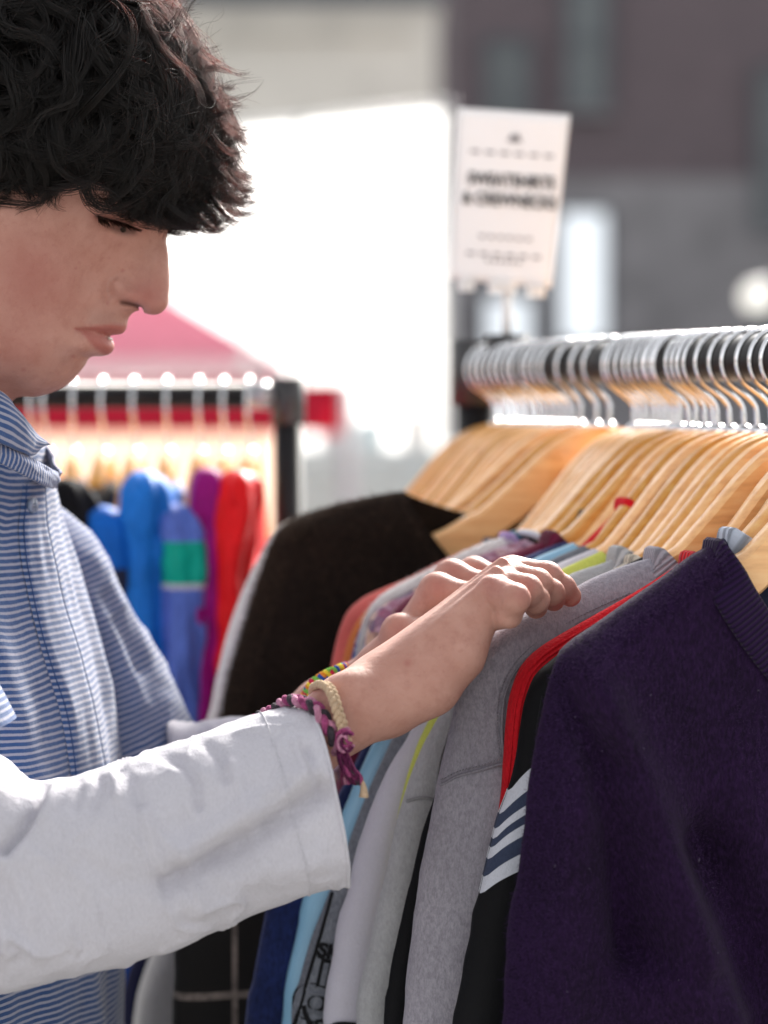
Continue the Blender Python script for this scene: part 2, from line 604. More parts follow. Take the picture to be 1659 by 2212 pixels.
# ---- red stall with straight valance
RED_V = cloth_trans('red_valance_cloth', (0.62, 0.015, 0.06, 1), 0.5)
TAN = cloth_trans('tan_stall_cloth', (0.9, 0.79, 0.70, 1), 0.55)
st = empty('market_stall', P(300, 857, 8) * [1, 1, 0])
tag(st, 'market stall with straight red valance and tan back cloth', 'stall')
vL, vR = P(-260, 826, 8), P(745, 826, 8)
lo = lambda p, v: np.array([p[0], p[1], P(300, v, 8)[2]])
sb = np.array([0, 1.5, 0])
cloth_sheet('valance', [vL, vR, lo(vR, 938), lo(vL, 938)], RED_V, st, nu=50, amp=0.008, freq=5)
cloth_sheet('roof', [vL, vR, vR + sb, vL + sb], RED_V, st, amp=0.004)
tb, te = P(-260, 930, 9.4), P(600, 930, 9.4)
cloth_sheet('back_cloth', [tb, te, te * [1, 1, 0] + dn * 0.3, tb * [1, 1, 0] + dn * 0.3], TAN, st, nu=40, amp=0.02)
for q in (vL, vR, vL + sb, vR + sb):
    tube('post', [q * [1, 1, 0], q - dn * 0.01], 0.015, STEEL, st)

# ---- pale table between the racks
PALEBLUE = fabric('pale_blue_grey_cloth', (0.55, 0.6, 0.62, 1), scale=40)
tc0 = P(815, 975, 11)
tbl = empty('market_table', (tc0[0], 11, 0))
tag(tbl, 'pale grey-blue cloth covered market table beyond the racks', 'table')
box('table_top', (tc0[0], 11.3, tc0[2]), (0.85, 0.6, 0.03), PALEBLUE, tbl)
q0, q1 = np.array([tc0[0] - .42, 10.99, tc0[2] - .017]), np.array([tc0[0] + .42, 10.99, tc0[2] - .017])
cloth_sheet('table_skirt', [q0, q1, q1 * [1, 1, 0] + dn * .05, q0 * [1, 1, 0] + dn * .05], PALEBLUE, tbl, amp=0.02, freq=5)
for k, (uu, c) in enumerate(((720, (0.75, 0.76, 0.78, 1)), (800, (0.5, 0.62, 0.66, 1)), (900, (0.78, 0.76, 0.74, 1)))):
    a = P(uu, 975, 11.2)
    bx = box('storage_box', (a[0], 11.2, tc0[2] + 0.016 + 0.05 + 0.015 * k), (0.13, 0.2, 0.1 + 0.03 * k), plain('box_card_%d' % k, c, 0.7), None, 0.005)
    tag(bx, ['small grey box, leftmost on the far pale table', 'blue-grey box in the middle of the far pale table', 'cream box, rightmost on the far pale table'][k], 'box', 'boxes on the far table')

# ---- white globe lamp at the right edge
gl = P(1636, 642, 9)
gp = empty('globe_lamp', (gl[0], gl[1], 0))
tag(gp, 'white globe lamp on a dark post at the right edge', 'lamp post')
ph = np.linspace(0, math.pi, 17)
tube('globe', np.stack([np.zeros(17) + gl[0], np.zeros(17) + gl[1], gl[2] - 0.062 * np.cos(ph)], 1), 0.062 * np.sin(ph) + 1e-4, cloth_trans('opal_glass', (0.95, 0.95, 0.93, 1), 0.6, 0.2), gp, 24)
tube('post', [(gl[0], gl[1], 0), (gl[0], gl[1], gl[2] - 0.06)], 0.02, FRAME, gp)
tube('collar', [(gl[0], gl[1], gl[2] - 0.09), (gl[0], gl[1], gl[2] - 0.05)], 0.035, FRAME, gp)

BLACKP = plain('black_plastic', (0.03, 0.03, 0.032, 1), 0.45)
# ---- paper sign on a rod
PAPER = cloth_trans('white_paper', (0.86, 0.85, 0.86, 1), 0.2, 0.5)
INK = plain('black_ink', (0.02, 0.018, 0.02, 1), 0.7, bump=0)
SY = 1.886
sg = empty('paper_sign', P(1095, 857, SY) * [1, 1, 0] + np.array([0, 0, 1.51]))
tag(sg, 'white printed paper sign clipped on a rod above the right rack', 'sign')
s00, s10, s11, s01 = P(990, 232, SY), P(1232, 248, SY), P(1192, 622, SY), P(972, 604, SY)
cloth_sheet('paper', [s00, s10, s11, s01], PAPER, sg, nu=14, nv=18, amp=0.0008, th=0.0004)
ex, ey = (s10 - s00), (s00 - s01)
exn, eyn = ex / np.linalg.norm(ex), ey / np.linalg.norm(ey)
def on_sign(cu, cv):
    c = P(cu, cv, SY) - np.array([0, 0.0022, 0])
    return lambda x, y: c + exn * x * .82 + eyn * y
SIGN_SC = SY / F_PX
text_obj('SWEATSHIRTS', 36 * SIGN_SC, INK, 'lettering', sg, on_sign(1104, 403), 0.0005)
text_obj('& CREWNECKS', 36 * SIGN_SC, INK, 'lettering', sg, on_sign(1100, 445), 0.0005)
GREYINK = plain('grey_ink', (0.22, 0.21, 0.23, 1), 0.7, bump=0)
for cu_, cv_, w_ in ((1112, 333, 190), (1095, 514, 120), (1093, 552, 170), (1090, 565, 80)):
    c0 = P(cu_, cv_, SY) - np.array([0, 0.0018, 0])
    for k in range(6):
        a = c0 + exn * w_ * SIGN_SC * (k / 6 - 0.5)
        b = c0 + exn * w_ * SIGN_SC * (k / 6 + 0.1 - 0.5)
        hgt = eyn * 3.0 * SIGN_SC
        mesh_obj('print_line', [a - hgt, b - hgt, b + hgt, a + hgt], np.array([[0, 1, 2, 3]]), GREYINK, sg, smooth=False)
lgc = P(1112, 298, SY) - np.array([0, 0.0018, 0])
tri = [lgc + exn * x * SIGN_SC + eyn * y * SIGN_SC for x, y in ((-16, -9), (16, -9), (5, 10), (0, 0), (-5, 10))]
mesh_obj('emblem', tri, [np.array([[0, 1, 2], [0, 2, 3], [0, 3, 4]])], GREYINK, sg, smooth=False)
CHROME = plain('chrome', (0.78, 0.78, 0.8, 1), 0.12, 1.0, var=0.05, bump=0)
WHITEP = plain('white_clip_plastic', (0.85, 0.85, 0.84, 1), 0.25, bump=0)
for uu, vv, ww in ((1008, 617, 34), (1085, 622, 60), (1158, 630, 40)):
    c0 = P(uu, vv, SY)
    box('clip', c0, (ww * SIGN_SC, 0.009, 24 * SIGN_SC), WHITEP, sg, 0.003)
stp = P(1095, 630, SY)
tube('rod', [(stp[0], SY, 1.535), (stp[0], SY, stp[2])], 0.0042, WHITEP, sg)
tube('rail_clamp', [(stp[0], SY, 1.512), (stp[0], SY, 1.548)], 0.017, BLACKP, sg, 20)

# ================================================================ RACKS
BLACKM = plain('black_powder_coat', (0.014, 0.014, 0.016, 1), 0.5, 0.0, var=0.2, scale=60)
BLACKP = plain('black_plastic', (0.03, 0.03, 0.032, 1), 0.45)
BLACKM.node_tree.nodes['Principled BSDF'].inputs['Specular IOR Level'].default_value = 0.2
D_R = np.array([-0.3047, 0.9525, 0.0]); D_R /= np.linalg.norm(D_R)     # rail, towards the far end
U_R = np.array([-D_R[1], D_R[0], 0.0])                                 # hanger arm, towards the person
R0 = np.array([(1659 - 829.5) / F_PX * 1.46, 1.46, 0.0])
HOOK_TOP, WOOD_TOP = 1.541, 1.480
def rail_pt(t, z=0.0):
    return R0 + D_R * t + np.array([0, 0, z])
RAIL_Z = HOOK_TOP - 0.0035 - 0.014
rk = empty('clothes_rack', rail_pt(0.05))
tag(rk, 'black tubular clothes rack packed with wooden hangers, right', 'clothes rack')
tube('rail', [rail_pt(-0.55, RAIL_Z), rail_pt(0.515, RAIL_Z)], 0.014, BLACKM, rk, 20)
for tt in (0.515, -0.55):
    tube('post', [rail_pt(tt, 0.05), rail_pt(tt, RAIL_Z + 0.018)], 0.016, BLACKM, rk, 16)
    v, f = tube_data([rail_pt(tt, RAIL_Z - 0.03), rail_pt(tt, RAIL_Z + 0.022)], 0.021, 16)
    mesh_obj('joint', v, f, BLACKP, rk)
    tube('foot', [rail_pt(tt, 0.06) + U_R * 0.25, rail_pt(tt, 0.06) - U_R * 0.25], 0.015, BLACKM, rk, 12)

# ---- back rack
BYR = 2.05
rl = P(0, 855, BYR)
bk = empty('clothes_rack', (-0.6, BYR, 0))
tag(bk, 'black clothes rack with bright jackets behind the person, left', 'clothes rack')
BR_Z = rl[2]
xpost = P(623, 855, BYR)[0]
tube('rail', [(-1.5, BYR, BR_Z), (xpost, BYR, BR_Z)], 0.0106, BLACKM, bk, 20)
tube('post', [(xpost, BYR, 0.05), (xpost, BYR, BR_Z + 0.012)], 0.0122, BLACKM, bk, 20)
tube('post', [(-1.5, BYR, 0.05), (-1.5, BYR, BR_Z + 0.012)], 0.0122, BLACKM, bk, 20)
v, f = tube_data([(xpost, BYR, BR_Z - 0.024), (xpost, BYR, BR_Z + 0.015)], 0.0142, 20)
mesh_obj('joint', v, f, BLACKP, bk)
xs0, xs1 = P(535, 855, BYR)[0], P(592, 855, BYR)[0]
tube('rail_sleeve', [(xs0, BYR, BR_Z), (xs1, BYR, BR_Z)], 0.0112, plain('clear_sleeve', (0.35, 0.35, 0.37, 1), 0.2, 0.6), bk, 20)
for xx in (xpost, -1.5):
    tube('foot', [(xx, BYR - 0.25, 0.06), (xx, BYR + 0.25, 0.06)], 0.015, BLACKM, bk, 12)

# ---- wooden hangers
def wood_mat():
    n = NT('maple_wood')
    tc = n.n('TexCoord')
    oi = n.n('ObjectInfo')
    mp = n.n('Mapping')
    mp.inputs['Scale'].default_value = (9, 60, 60)
    va = n.n('VectorMath', operation='ADD')
    n.l(tc.outputs['Object'], va.inputs[0])
    n.l(oi.outputs['Location'], va.inputs[1])
    n.l(va.outputs[0], mp.inputs['Vector'])
    gr = n.noise(3.0, 5, 0.6, vec=mp.outputs[0])
    c = n.ramp(gr, [(0.25, (0.62, 0.255, 0.045, 1)), (0.5, (0.80, 0.385, 0.09, 1)), (0.75, (0.86, 0.50, 0.165, 1))])
    hs = n.n('HueSaturation')
    n.l(c, hs.inputs['Color'])
    n.l(n.math('MULTIPLY_ADD', oi.outputs['Random'], 0.45, 0.78), hs.inputs['Value'])
    n.l(n.math('MULTIPLY_ADD', oi.outputs['Random'], -0.25, 1.08), hs.inputs['Saturation'])
    n.base(hs.outputs[0]).set(Roughness=0.36, Coat_Weight=0.2, Coat_Roughness=0.25)
    n.bump(gr, 0.06, 0.0005)
    return n.m
WOOD = wood_mat()
HA = np.array([0, .02, .04, .06, .08, .10, .12, .14, .16, .18, .20])
HZ = np.array([0, -.002, -.012, -.032, -.053, -.068, -.078, -.0865, -.095, -.1035, -.1125])
def arm_z(a):
    return np.interp(np.abs(a), HA, HZ)
def hanger_meshes(W=.176):
    a = np.concatenate([np.linspace(-W, -.1, 12), np.linspace(-.09, .09, 29), np.linspace(.1, W, 12)])
    zt_ = np.interp(np.abs(a), HA, HZ)
    k = np.ones(5) / 5
    zt_ = np.convolve(np.pad(zt_, 2, 'edge'), k, 'valid')
    hgt = np.interp(np.abs(a), [0, .03, .08, .14, .2], [.044, .042, .030, .023, .016])
    y0 = np.zeros_like(a) - 0.012 * (np.abs(a) / .2) ** 2 * .6          # slight forward curve of the arms
    th = 0.0066
    sec = [(0, 0.3), (.6, .85), (1, 0), (1, 0)]
    prof = [(-.55, 0.0), (-1, .10), (-1, .9), (-.55, 1.0), (.55, 1.0), (1, .9), (1, .10), (.55, 0.0)]
    v = np.stack([np.stack([a, y0 + th * p, zt_ - hgt * q], 1) for p, q in prof], 1).reshape(-1, 3)
    n = len(prof)
    f = [grid_faces(len(a), n, True)]
    e0, e1 = np.arange(n), (len(a) - 1) * n + np.arange(n)
    f.append(np.array([[e0[0], e0[1], e0[2], e0[3]], [e0[0], e0[3], e0[4], e0[7]], [e0[4], e0[5], e0[6], e0[7]],
                       [e1[3], e1[2], e1[1], e1[0]], [e1[7], e1[4], e1[3], e1[0]], [e1[7], e1[6], e1[5], e1[4]]]))
    r = 0.0195
    cz = 0.061 - r
    th_ = np.radians(np.linspace(-38, 190, 26))
    loop = [(r * math.cos(t), 0, cz + r * math.sin(t)) for t in th_]
    path = [(0, 0, -.012), (0, 0, .004), (0.0, 0, .012), (0.0015, 0, .0165), (0.006, 0, .0215)] + loop
    hv, hf = tube_data(resample(path, 54), 0.0017, 8)
    hv[:, 0] *= 1.0
    cv, cf = tube_data([(0, 0, -.004), (0, 0, .0005), (0, 0, .0025)], [.0055, .0055, .003], 12)
    hv, hf = merge([(hv, hf), (cv, cf)])
    return (v, f), (hv, hf)
(hb, hh) = hanger_meshes()
proto_e = empty('wooden_hanger', (0, 0, 0))
pb = mesh_obj('hanger_body', hb[0], hb[1], WOOD, proto_e)
pb.data.polygons.foreach_set('use_smooth', np.ones(len(pb.data.polygons), bool))
pb.data.set_sharp_from_angle(angle=math.radians(40)) if hasattr(pb.data, 'set_sharp_from_angle') else None
pk_ = mesh_obj('hook', hh[0], hh[1], CHROME, proto_e)
hb2, _ = hanger_meshes(.14)
short_body = mesh_obj('hanger_body', hb2[0], hb2[1], WOOD, None).data
bpy.data.objects.remove([o for o in bpy.data.objects if o.data == short_body][0])
_used = [False]
def hanger(loc, rotz, label, group, tilt=0.0, short=False):
    if not _used[0]:
        e, parts = proto_e, []
        _used[0] = True
    else:
        e = proto_e.copy()
        COL.objects.link(e)
        parts = [pb, pk_]
    e.location = [float(c) for c in loc]
    e.rotation_euler = (0, tilt, rotz)
    for p in parts:
        c = p.copy()
        COL.objects.link(c)
        c.parent = e
        c.matrix_parent_inverse = Matrix.Identity(4)
        if short and p is pb:
            c.data = short_body
    tag(e, label, 'hanger', group)
    return e
ROT_R = math.atan2(U_R[1], U_R[0])
# ================================================================ GARMENTS
class Garment:
    def __init__(s, name, label, cat, group, origin, u, edge, T=.010, r=.016, dipf=.06, dipb=.015, hem=0.80, mat=None,
                 px=True, folds=(), noise=.004, seed=1, rows=110, cols=46, body_name='body', dips=0.25, flat=False, freq=14, tmul=None):
        s.o, s.u = np.asarray(origin, float) * [1, 1, 0], np.asarray(u, float)
        s.w = np.array([-s.u[1], s.u[0], 0.0])
        if s.w[1] > 0:
            s.w = -s.w                                     # towards the camera
        E = np.array([s.loc(*p) for p in edge]) if px else np.asarray(edge, float)
        if E[-1, 1] > hem:
            sl = min(0.12, max(-0.05, (E[-1, 0] - E[-2, 0]) / max(1e-6, E[-2, 1] - E[-1, 1])))
            dz = E[-1, 1] - hem
            E = np.vstack([E, [E[-1, 0] + sl * dz * .35, E[-1, 1] - dz * .5], [E[-1, 0] + sl * dz * .5, hem]])
        E = resample(E, 260)
        z = np.minimum.accumulate(E[:, 1] - np.arange(260) * 1e-7)
        E[:, 0] += (.0032 * fbm(z * 11, seed * 3.7 + .1, seed=seed) + .0012 * fbm(z * 40, seed * 1.3, seed=seed + 2)) * np.clip((z[0] - z - .10) / .08, 0, 1)
        s.zs, s.aE = z, E[:, 0]
        tz = np.abs(np.gradient(z)) / (np.hypot(np.gradient(E[:, 0]), np.gradient(z)) + 1e-9)
        s.tz = np.clip(np.convolve(np.pad(tz, 6, 'edge'), np.ones(13) / 13, 'valid'), .25, 1)
        s.T, s.r, s.z0 = T, r, z[0]
        s.dipf, s.dipb, s.dips = dipf, dipb, dips
        s.folds = [(np.array([s.loc(*p) for p in pl]) if px else np.asarray(pl), amp, wd) for pl, amp, wd in folds]
        s.noise, s.seed, s.freq, s.tmul = noise, seed, freq, tmul
        s.root = empty(name, [s.o[0], s.o[1], hem])
        tag(s.root, label, cat, group)
        # rows follow arc length of the edge, columns crowd towards both edges
        idx = np.linspace(0, 259, rows).astype(int)
        v = (1 - np.cos(np.linspace(0, 1, cols) * math.pi)) / 2
        zr, ar = z[idx][:, None], E[idx, 0][:, None]
        a = ar * (1 - 2 * v)[None]
        bump = np.sin(math.pi * v) ** 0.8
        wgt = np.clip(1 - (s.z0 - zr) / dips, 0, 1)
        pf = s.pt(a, zr + 0 * a, +1, zr - dipf * bump * wgt)
        pb_ = s.pt(a, zr + 0 * a, -1, zr - dipb * bump * wgt)
        ring = np.concatenate([pf, pb_[:, ::-1][:, 1:-1]], 1)
        s.neck = (a[0], (zr - dipf * bump * wgt)[0], (zr - dipb * bump * wgt)[0])
        nr, nc = ring.shape[:2]
        f = grid_faces(nr, nc, True)
        s.body = mesh_obj(body_name, ring.reshape(-1, 3), f, mat, s.root)

    def loc(s, u, v):
        d = ray(u, v)
        # C + k d = o + a u   (horizontal)
        M = np.array([[d[0], -s.u[0]], [d[1], -s.u[1]]])
        k, a = np.linalg.solve(M, s.o[:2])
        return a, CAM_Z + k * d[2]

    def height(s, a, z, side=1):
        zz = s.zs[::-1]
        aE = np.interp(z, zz, s.aE[::-1])
        tz = np.interp(z, zz, s.tz[::-1])
        d = np.clip(aE - np.abs(a), 0, None) * tz
        sh = np.clip((.92 - tz) / .15, 0, 1) * np.clip((z - 1.30) / .03, 0, 1)       # over the hanger board the cloth folds tightly
        rl_ = s.r + (.0045 - s.r) * sh
        q = 1 - np.clip(d / rl_, 0, 1)
        h = (s.T + np.maximum(0, .0085 - s.T) * sh) * np.sqrt(np.clip(1 - q * q, 0, 1))
        if s.tmul is not None:
            h = h * s.tmul(a, z)
        m = np.clip(d / .03, 0, 1) * np.clip((s.z0 - z) / .12, 0.15, 1)
        h = h + s.noise * m * fbm(a * s.freq, z * s.freq * .28, side * 3.1, seed=s.seed)
        if side > 0:
            for pl, amp, wd in s.folds:
                h = h + amp * np.exp(-(seg_dist(a, z, pl) / wd) ** 2) * np.clip(d / .012, 0, 1)
        return h

    def pt(s, a, z, side=1, zout=None, lift=0.0):
        h = (s.height(a, z, side) + lift) * side
        zo = z if zout is None else zout
        return s.o + a[..., None] * s.u + h[..., None] * s.w + zo[..., None] * np.array([0, 0, 1.0])

    def curve(s, px, n=60, lift=0.0008):
        q = np.array([s.loc(*p) for p in px])
        q = resample(q, n)
        return s.pt(q[:, 0], q[:, 1], 1, None, lift)

    def seam(s, px, mat, rad=.0008, lift=0.0002, name='seam', n=60):
        return tube(name, s.curve(px, n, lift), rad, mat, s.root, 6)

    def stitches(s, px, mat, n=80, name='stitching', duty=.6, rad=.0004):
        c = s.curve(px, n * 3, .0006)
        parts = [tube_data(c[k * 3:k * 3 + 3], rad, 5) for k in range(n)]
        v, f = merge(parts)
        o = mesh_obj(name, v, f, mat, s.root)
        return o

    def collar(s, mat, height=.02, thick=.0035, lift=0.0, name='collar', rise=.3):
        """ribbed band standing on the neckline, all the way round"""
        a, zf, zb = s.neck
        ef = s.height(a, np.full_like(a, s.z0 - 1e-4), 1) * 0
        n = len(a)
        # open the neck front to back so that the hanger passes through it
        op = .010 * np.sin(np.linspace(0, math.pi, n)) + .0075
        op = np.maximum(op, s.height(a, np.full_like(a, s.z0 - 5e-4), 1) + .0012)
        fr = np.stack([a, zf, op], 1)
        bk2 = np.stack([a[::-1], zb[::-1], -op[::-1]], 1)
        loop = np.vstack([fr, bk2[1:-1]])
        loop = resample(np.vstack([loop, loop[:1]]), 141)[:-1]
        tg = np.roll(loop, -1, 0) - np.roll(loop, 1, 0)
        tg /= np.linalg.norm(tg, axis=1, keepdims=True)
        up = np.array([0, 1.0, 0]) - tg * tg[:, 1:2]
        up /= np.linalg.norm(up, axis=1, keepdims=True) + 1e-9
        inw = -np.stack([np.sign(loop[:, 0]) * 0, 0 * loop[:, 0], loop[:, 2]], 1)
        ph = np.linspace(0, 2 * math.pi, 12, endpoint=False)
        side = np.cross(tg, up)
        L = np.concatenate([[0], np.cumsum(np.linalg.norm(np.diff(loop, axis=0), axis=1))])
        c = loop + up * (height * (rise - .5)) 
        v = c[:, None] + up[:, None] * (np.cos(ph) * height / 2)[None, :, None] + side[:, None] * (np.sign(np.sin(ph)) * np.abs(np.sin(ph)) ** .6 * thick)[None, :, None]
        wv = s.o + v[..., 0:1] * s.u + v[..., 2:3] * s.w + v[..., 1:2] * np.array([0, 0, 1.0])
        n2 = len(loop)
        f = grid_faces(n2, 12, True)
        k = np.arange(12)
        f = np.vstack([f, np.stack([(n2 - 1) * 12 + k, (n2 - 1) * 12 + np.roll(k, -1), np.roll(k, -1), k], -1)])
        return mesh_obj(name, wv.reshape(-1, 3), f, mat, s.root, {'rib': np.repeat(L, 12)})

    def strip(s, name, left, right, mat, lift=.0009, n=12, wrap=.35):
        """patch on the front between two (v_top, v_bottom) pairs; left pair sits on the garment edge"""
        (uL, t0, b0), (uR, t1, b1) = left, right
        rows = []
        for q in np.linspace(0, 1, 8):
            A_ = np.array(s.loc(uL[0] + (uL[1] - uL[0]) * q, t0 + (b0 - t0) * q))
            B_ = np.array(s.loc(uR[0] + (uR[1] - uR[0]) * q, t1 + (b1 - t1) * q))
            A_[0] = float(np.interp(A_[1], s.zs[::-1], s.aE[::-1]))
            x = np.linspace(0, 1, n) ** 1.6
            bow = np.sin(x * math.pi) * .0015
            zz = A_[1] + (B_[1] - A_[1]) * x + bow
            zz = zz - .006 * np.exp(-x / .10)
            aE = np.interp(zz, s.zs[::-1], s.aE[::-1])
            aa = aE - (A_[0] - B_[0]) * x
            aa[0] = aE[0] + .0003
            p = s.pt(aa, zz, 1, None, lift)
            back = s.pt(aa[1:5][::-1], zz[0] + 0 * aa[1:5], -1, None, lift)
            rows.append(np.vstack([back, p]))
        g = np.array(rows)
        return mesh_obj(name, g.reshape(-1, 3), grid_faces(*g.shape[:2]), mat, s.root)

def fuzz(g, mat, n, L=(.0012, .003), zmin=1.08, edge=.5, rad=.00005, seed=1):
    rg = np.random.default_rng(seed)
    z = g.z0 - (g.z0 - zmin) * rg.random(n)
    aE = np.interp(z, g.zs[::-1], g.aE[::-1])
    a = np.where(rg.random(n) < edge, aE - .016 * rg.random(n) ** 2, aE * rg.random(n))
    vv_ = np.clip((1 - a / g.aE[0]) / 2, 0, .5)
    neck = g.z0 - g.dipf * np.sin(math.pi * vv_) ** .8
    z = np.where(a < g.aE[0], np.minimum(z, neck - .012), z)
    zr0 = np.where(a < g.aE[0], z + g.dipf * np.sin(math.pi * vv_) ** .8 * np.clip(1 - (g.z0 - z) / g.dips, 0, 1), z)
    p = g.pt(a, np.minimum(zr0, g.z0 - 1e-4), 1, z)
    nrm = g.w[None] * .6 + g.u[None] * (np.clip(1 - (aE - a) / .016, 0, 1) * 1.2)[:, None] + rg.normal(0, .5, (n, 3)) + np.array([0, 0, .15])
    nrm /= np.linalg.norm(nrm, axis=1, keepdims=True)
    ln = rg.uniform(*L, n)[:, None]
    bend = rg.normal(0, .5, (n, 3))
    s_ = np.linspace(0, 1, 4)[None, :, None]
    pts = p[:, None] + nrm[:, None] * ln[:, None] * s_ + bend[:, None] * ln[:, None] * s_ ** 2 * .6
    hc = bpy.data.hair_curves.new('fuzz')
    hc.add_curves([4] * n)
    hc.position_data.foreach_set('vector', np.ascontiguousarray(pts, np.float32).ravel())
    at = hc.attributes.get('radius') or hc.attributes.new('radius', 'FLOAT', 'POINT')
    at.data.foreach_set('value', np.full(n * 4, rad, np.float32))
    hc.materials.append(mat)
    o = link(bpy.data.objects.new('fuzz', hc), g.root)
    o['kind'] = 'stuff'
    return o

def ged(neck=.1, sh=.215, out=.235, drop=.0, hemw=.25):
    """a generic garment outline in hanger coordinates"""
    z = lambda a: WOOD_TOP + float(arm_z(a)) + .004
    return [(neck, z(neck)), ((neck + sh) / 2, z((neck + sh) / 2)), (sh - .02, z(sh - .02) - .001), (sh, z(sh) - .006), (out - .004, z(sh) - .025), (out, z(sh) - .07),
            (out + .004, z(sh) - .16), (hemw, z(sh) - .34), (hemw + .004, .95 - drop)]

def low(e, d):
    return [(a_, z_ - d) for a_, z_ in e]
RACKG = 'garments on the right rack'
HG = 'wooden hangers on the right rack'
def rk_g(name, label, cat, t, edge, mat, swing=0.0, hang=None, short=False, **kw):
    ca, sa = math.cos(math.radians(swing)), math.sin(math.radians(swing))
    u = np.array([U_R[0] * ca - U_R[1] * sa, U_R[0] * sa + U_R[1] * ca, 0])
    g = Garment(name, label, cat, RACKG, rail_pt(t), u, edge, mat=mat, px=edge[0][0] > 5, **kw)
    short = short or g.aE[:160].max() < .172
    aa = np.linspace(.10, .172 if not short else .136, 20)
    order = np.argsort(g.aE[:160])
    gap = np.min(np.interp(aa, g.aE[:160][order], g.zs[:160][order]) - .0035 - (WOOD_TOP + arm_z(aa)))
    roll = float(np.clip(-gap / .13, -.03, .14))
    roll += float(rng.normal(0, .008))
    hanger(rail_pt(t, WOOD_TOP), ROT_R + math.radians(swing), hang or ('wooden hanger carrying the ' + label.split(',')[0]), HG, tilt=roll, short=short)
    HANG_T.append(t)
    HANG_L.append(name.replace('_', ' '))
    return g
HANG_T = []
HANG_L = []

# --- purple wool sweater, front of the rack
PURP = (0.0145, 0.0037, 0.027, 1)
M_PURP = fabric('purple_wool', PURP, var=.55, scale=650, sheen=.14, bump=.7, heather=.4, col2=(0.036, 0.014, 0.062, 1))
M_PURPR = rib_fabric('purple_rib', (0.020, 0.006, 0.040, 1), 700)
g1 = rk_g('purple_sweater', 'dark purple wool sweater at the front of the rack', 'sweater', -.150,
          [(1543, 1176), (1500, 1200), (1440, 1246), (1380, 1288), (1300, 1345), (1240, 1388), (1207, 1428), (1187, 1480), (1172, 1550), (1152, 1650), (1137, 1750), (1121, 1900), (1106, 2050), (1095, 2212), (1085, 2600)],
          M_PURP, dipf=.095, dipb=.02, T=.017, r=.022, noise=.010, rows=190, cols=110, seed=4, freq=11,
          folds=[([(1235, 1500), (1300, 1590), (1370, 1740), (1430, 1900), (1520, 2200)], .034, .024),
                 ([(1215, 1500), (1265, 1580), (1310, 1700), (1340, 1850), (1360, 2000)], -.030, .015),
                 ([(1200, 1470), (1240, 1520), (1290, 1560)], -.010, .009),
                 ([(1500, 1700), (1560, 1900), (1610, 2212)], -.020, .020),
                 ([(1210, 1700), (1200, 1900), (1190, 2212)], .007, .016),
                 ([(1480, 2050), (1500, 2212), (1520, 2400)], -.008, .008)])
g1.collar(M_PURPR, .024, .0030, rise=.15)
fuzz(g1, fabric('purple_fibre', (0.05, 0.022, 0.085, 1), bump=0), 26000, zmin=1.10, seed=3)
fuzz(g1, fabric('pale_lint', (0.28, 0.25, 0.33, 1), bump=0), 60, L=(.0008, .002), zmin=1.10, edge=.05, rad=.00012, seed=5)

# --- striped knit behind it (only its collar shows)
M_WB = rib_fabric('white_navy_rib', (0.5, 0.55, 0.65, 1), 260)
g1b = rk_g('striped_shirt', 'pale blue and navy ribbed collar shirt behind the purple sweater', 'shirt', -.128, ged(.088, .14, .148, hemw=.15), fabric('navy_knit', (0.02, 0.025, 0.05, 1)), dipf=.03)
g1b.collar(M_WB, .015, .003)

# --- black jacket with striped sleeve band
M_BLACK = fabric('black_jersey', (0.006, 0.006, 0.0075, 1), var=.2, scale=1400, sheen=.06, bump=.15, rough=.75)
g2 = rk_g('black_jacket', 'black jacket with white and navy bands around its sleeve', 'jacket', -.108,
          [(1478, 1226), (1400, 1282), (1300, 1352), (1205, 1420), (1160, 1463), (1136, 1512), (1124, 1580), (1117, 1630), (1104, 1685), (1074, 1768), (1040, 1900), (1014, 2030), (985, 2212), (950, 2500)],
          M_BLACK, T=.013, r=.018, rows=150, cols=60, seed=9)
M_SW = fabric('white_twill', (0.60, 0.62, 0.70, 1), var=.15, scale=1500, bump=.4)
M_SN = fabric('navy_twill', (0.045, 0.058, 0.105, 1), var=.2, scale=1500, bump=.4)
ul = lambda v: float(np.interp(v, [1685, 1768, 1900], [1104, 1074, 1040]))
bands = [(1682, 1733, 1628, 1664, M_SW), (1733, 1765, 1664, 1703, M_SN), (1765, 1787, 1703, 1724, M_SW), (1787, 1806, 1724, 1750, M_SN),
         (1806, 1831, 1750, 1774, M_SW), (1831, 1869, 1774, 1812, M_SN), (1869, 1905, 1812, 1850, M_SW)]
for t0, b0, t1, b1_, m in bands:
    g2.strip('sleeve_band', ((ul(t0), ul(b0)), t0, b0), ((1158, 1158), t1 - 6, b1_ - 6), m)
M_BSEAM = fabric('black_thread', (0.012, 0.012, 0.014, 1))
g2.seam([(1160, 1500), (1150, 1560), (1145, 1620), (1148, 1660)], M_BSEAM, .0012)

